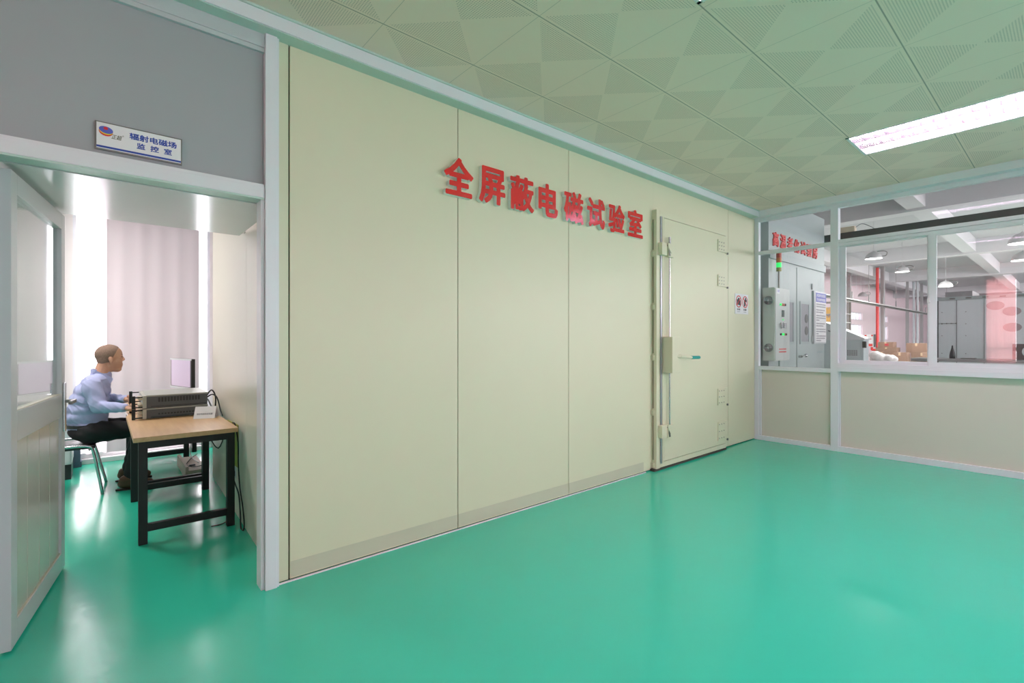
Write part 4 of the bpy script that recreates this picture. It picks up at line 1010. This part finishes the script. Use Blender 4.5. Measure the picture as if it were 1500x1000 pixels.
# y positions from near to far of the row, all standing on the packing table
carton(22.0, 4.62, .64, .66, .6, .36, 'brown carton at the bottom of the left stack on the packing table')
carton(22.0, 4.50, 1.003, .62, .55, .16, 'brown carton in the middle of the left stack')
carton(22.0, 4.52, 1.166, .46, .5, .20, 'printed brown carton topmost of the left stack', mark=True)
carton(21.5, 4.02, .64, .42, .5, .36, 'brown carton between the two stacks, lower front')
carton(22.3, 3.55, .64, .60, .5, .34, 'brown carton at the bottom of the right stack')
carton(22.3, 3.70, .983, .56, .5, .34, 'brown carton topmost of the right stack')
carton(21.6, 3.25, .64, .40, .5, .36, 'darker brown carton in front of the right stack', rot=.15)
carton(21.7, 2.77, .64, .36, .5, .40, 'narrow brown carton rightmost on the packing table')
q = MB()
for k in range(9): q.ell((20.3+random.uniform(-.2, .2), 4.3+random.uniform(-.3, .3), .80+random.uniform(-.05, .12)), (random.uniform(.14, .25), random.uniform(.12, .22), random.uniform(.10, .2)), Euler((random.random(), random.random(), random.random())).to_matrix(), 2)
bag = remesh(q, 'plastic_bag', 'plastic', None, .03, 2, disp=lambda c_, n: Vv((c_.x, c_.y, max(c_.z+n.z*(math.sin(c_.y*23+c_.z*31)*.012), .643))))
tag(bag, 'crumpled white plastic bag in front of the cartons', 'bag')
# shelf with orange cartons seen past the aging room
t = thing('storage_shelf', (21.0, 6.1, 0), 'grey storage shelf with orange cartons beside the aging room', 'shelf')
for y in (5.5, 6.75):
    for x in (20.7, 21.4): MB().box(x, x+.05, y, y+.05, 0, 2.9).ob('post', 'steel_dark', t)
for z in (1.4, 1.75, 2.10, 2.42, 2.88): MB().box(20.7, 21.45, 5.5, 6.8, z-.03, z, .002).ob('shelf_board', 'column', t)
for k, z in enumerate((2.10, 2.42)):
    carton(21.05, 6.05, z, .5, .5, .25, 'orange carton on the %s shelf beside the aging room' % ('lower', 'upper')[k], 'carton_y')
carton(21.05, 6.05, 1.75, .5, .5, .25, 'orange carton on the lowest filled shelf beside the aging room', 'carton_y')
# hydrant cabinet, red pipe, columns
struct(box('trim_column_steel', 'column', 25.15, 25.35, 5.28, 5.40, 0, 4.55), 'thin grey steel column beside the red pipe', 'column')
struct(box('trim_column_wide', 'column', 24.2, 24.35, 6.24, 6.40, 0, 4.55), 'wide grey column left in the window view', 'column')
struct(box('trim_column_far', 'column', 31.0, 31.1, 5.50, 5.62, 0, 4.55), 'grey column beyond the cartons', 'column')
struct(box('trim_column_end', 'column', 34.0, 34.1, 5.42, 5.54, 0, 4.55), 'farther grey column near the window post', 'column')
q = MB(); q.cyl((25.0, 5.47, .8), (25.0, 5.47, 4.5), .055, n=14); q.cyl((25.0, 5.47, 1.02), (25.0, 5.66, 1.02), .045, n=12); q.cyl((25.0, 5.66, 1.0), (25.0, 5.66, 1.2), .045, n=12); q.cyl((25.0, 5.47, 0), (25.0, 5.47, .85), .055, n=14)
tag(q.ob('red_pipe', 'pipe_red', auto=40), 'vertical red fire pipe with elbow in the workshop', 'pipe')
t = thing('hydrant_cabinet', (25.0, 5.72, 1.1), 'white cabinet with red markings beside the red pipe', 'cabinet')
MB().box(24.92, 25.1, 5.58, 5.93, 1.14, 1.68, .005).ob('body', 'whitep', t)
q = MB(); q.box(24.915, 24.92, 5.62, 5.88, 1.17, 1.28); q.box(24.915, 24.92, 5.60, 5.67, 1.60, 1.66); q.box(24.915, 24.92, 5.83, 5.90, 1.60, 1.66); q.box(24.915, 24.92, 5.66, 5.84, 1.46, 1.50); q.ob('red_marking', 'pipe_red', t)
MB().box(24.9, 25.0, 5.53, 5.58, 1.14, 1.68).ob('side_box', 'rack_side', t)
struct(MB().cyl((32.5, 5.55, 0), (32.5, 5.55, 4.5), .05).cyl((32.5, 5.40, 0), (32.5, 5.40, 4.5), .05).ob('trim_pipes', 'alu_grey', auto=40), 'pair of grey vertical pipes in the workshop', 'pipe')
# cable tray
q = MB(); q.box(16, 50, 4.75, 4.95, 2.72, 2.75); q.box(16, 50, 4.75, 4.77, 2.72, 2.79); q.box(16, 50, 4.93, 4.95, 2.72, 2.79)
for k in range(16): q.box(17+k*2, 17.03+k*2, 4.83, 4.86, 2.74, 3.05)
for k in range(9): q.box(17+k*4, 17.015+k*4, 4.84, 4.855, 2.74, 4.55)
tag(q.ob('cable_tray', 'column'), 'long grey cable tray hung below the workshop ceiling', 'cable tray')
# high bay lamps
def highbay(x, y, z, r, label, lit=True):
    t = thing('high_bay_lamp', (x, y, z), label, 'light', 'high bay lamps of the workshop')
    prof = [(r, 0), (r*.97, r*.22), (r*.85, r*.5), (r*.6, r*.78), (r*.3, r*.95), (.02, r*1.0), (.02, r*1.1), (.0, r*1.1)]
    MB().lathe(prof, (x, y, z), 24).ob('shade', 'bulb_off', t, smooth=True)
    MB().cyl((x, y, z+.01), (x, y, z+.02), r*.93, n=24).ob('lens', 'bulb' if lit else 'louver', t)
    MB().cyl((x, y, z+r*1.05), (x, y, 4.55), .004, n=8).ob('stem', 'hallc', t)
    MB().tube([(x, y-r*.95, z+r*.25), (x, y-r*1.35, z+r*.3), (x, y-r*1.5, z+r*.7), (x, y-r*1.1, z+r*.95), (x, y-r*.4, z+r*.95)], .012, 6).ob('bracket', 'steel_dark', t)
    if lit:
        l = bpy.data.lights.new('high_bay_bulb', 'AREA'); l.shape = 'DISK'; l.size = r*1.8; l.energy = HALL_LAMP_W; l.color = (1, .97, .94)
        o = bpy.data.objects.new('high_bay_bulb', l); COL.objects.link(o); o.location = (0, 0, -.004); o.parent = t
highbay(15.4, 3.45, 3.56, .19, 'lit high bay lamp seen as a bright ellipse through the left sliding window')
highbay(19.4, 3.6, 3.60, .19, 'lit dome-shaped high bay lamp through the left sliding window')
highbay(26.3, 6.3, 3.42, .19, 'unlit faint high bay lamp far left in the workshop', False)
highbay(20.8, 2.75, 3.16, .19, 'high bay lamp just right of the window post')
highbay(18.4, .92, 3.97, .28, 'lit high bay lamp at the right edge, upper one')
highbay(22.3, 1.1, 3.97, .28, 'lit high bay lamp at the right edge, lower one')
highbay(30, -3, 3.7, .28, 'lit high bay lamp hidden deep in the workshop')
highbay(14, -4, 3.7, .28, 'lit high bay lamp in the workshop beyond the right picture edge')

# unseen light added overhead to brighten the control room
t = thing('added_panel_light', (-.6, 5.9, 2.98), 'flat unseen light added to brighten the control room', 'light')
MB().box(-.9, -.3, 5.6, 6.2, 2.955, 2.998, .004).ob('housing', 'whitep', t)
MB().box(-.87, -.33, 5.63, 6.17, 2.952, 2.9551).ob('diffuser', 'bulb', t)
la = area('control_fill', (0, 0, -.04), (0, 0, 0), .5, .5, CONTROL_FILL_W, (1, .96, .95)); la.parent = t
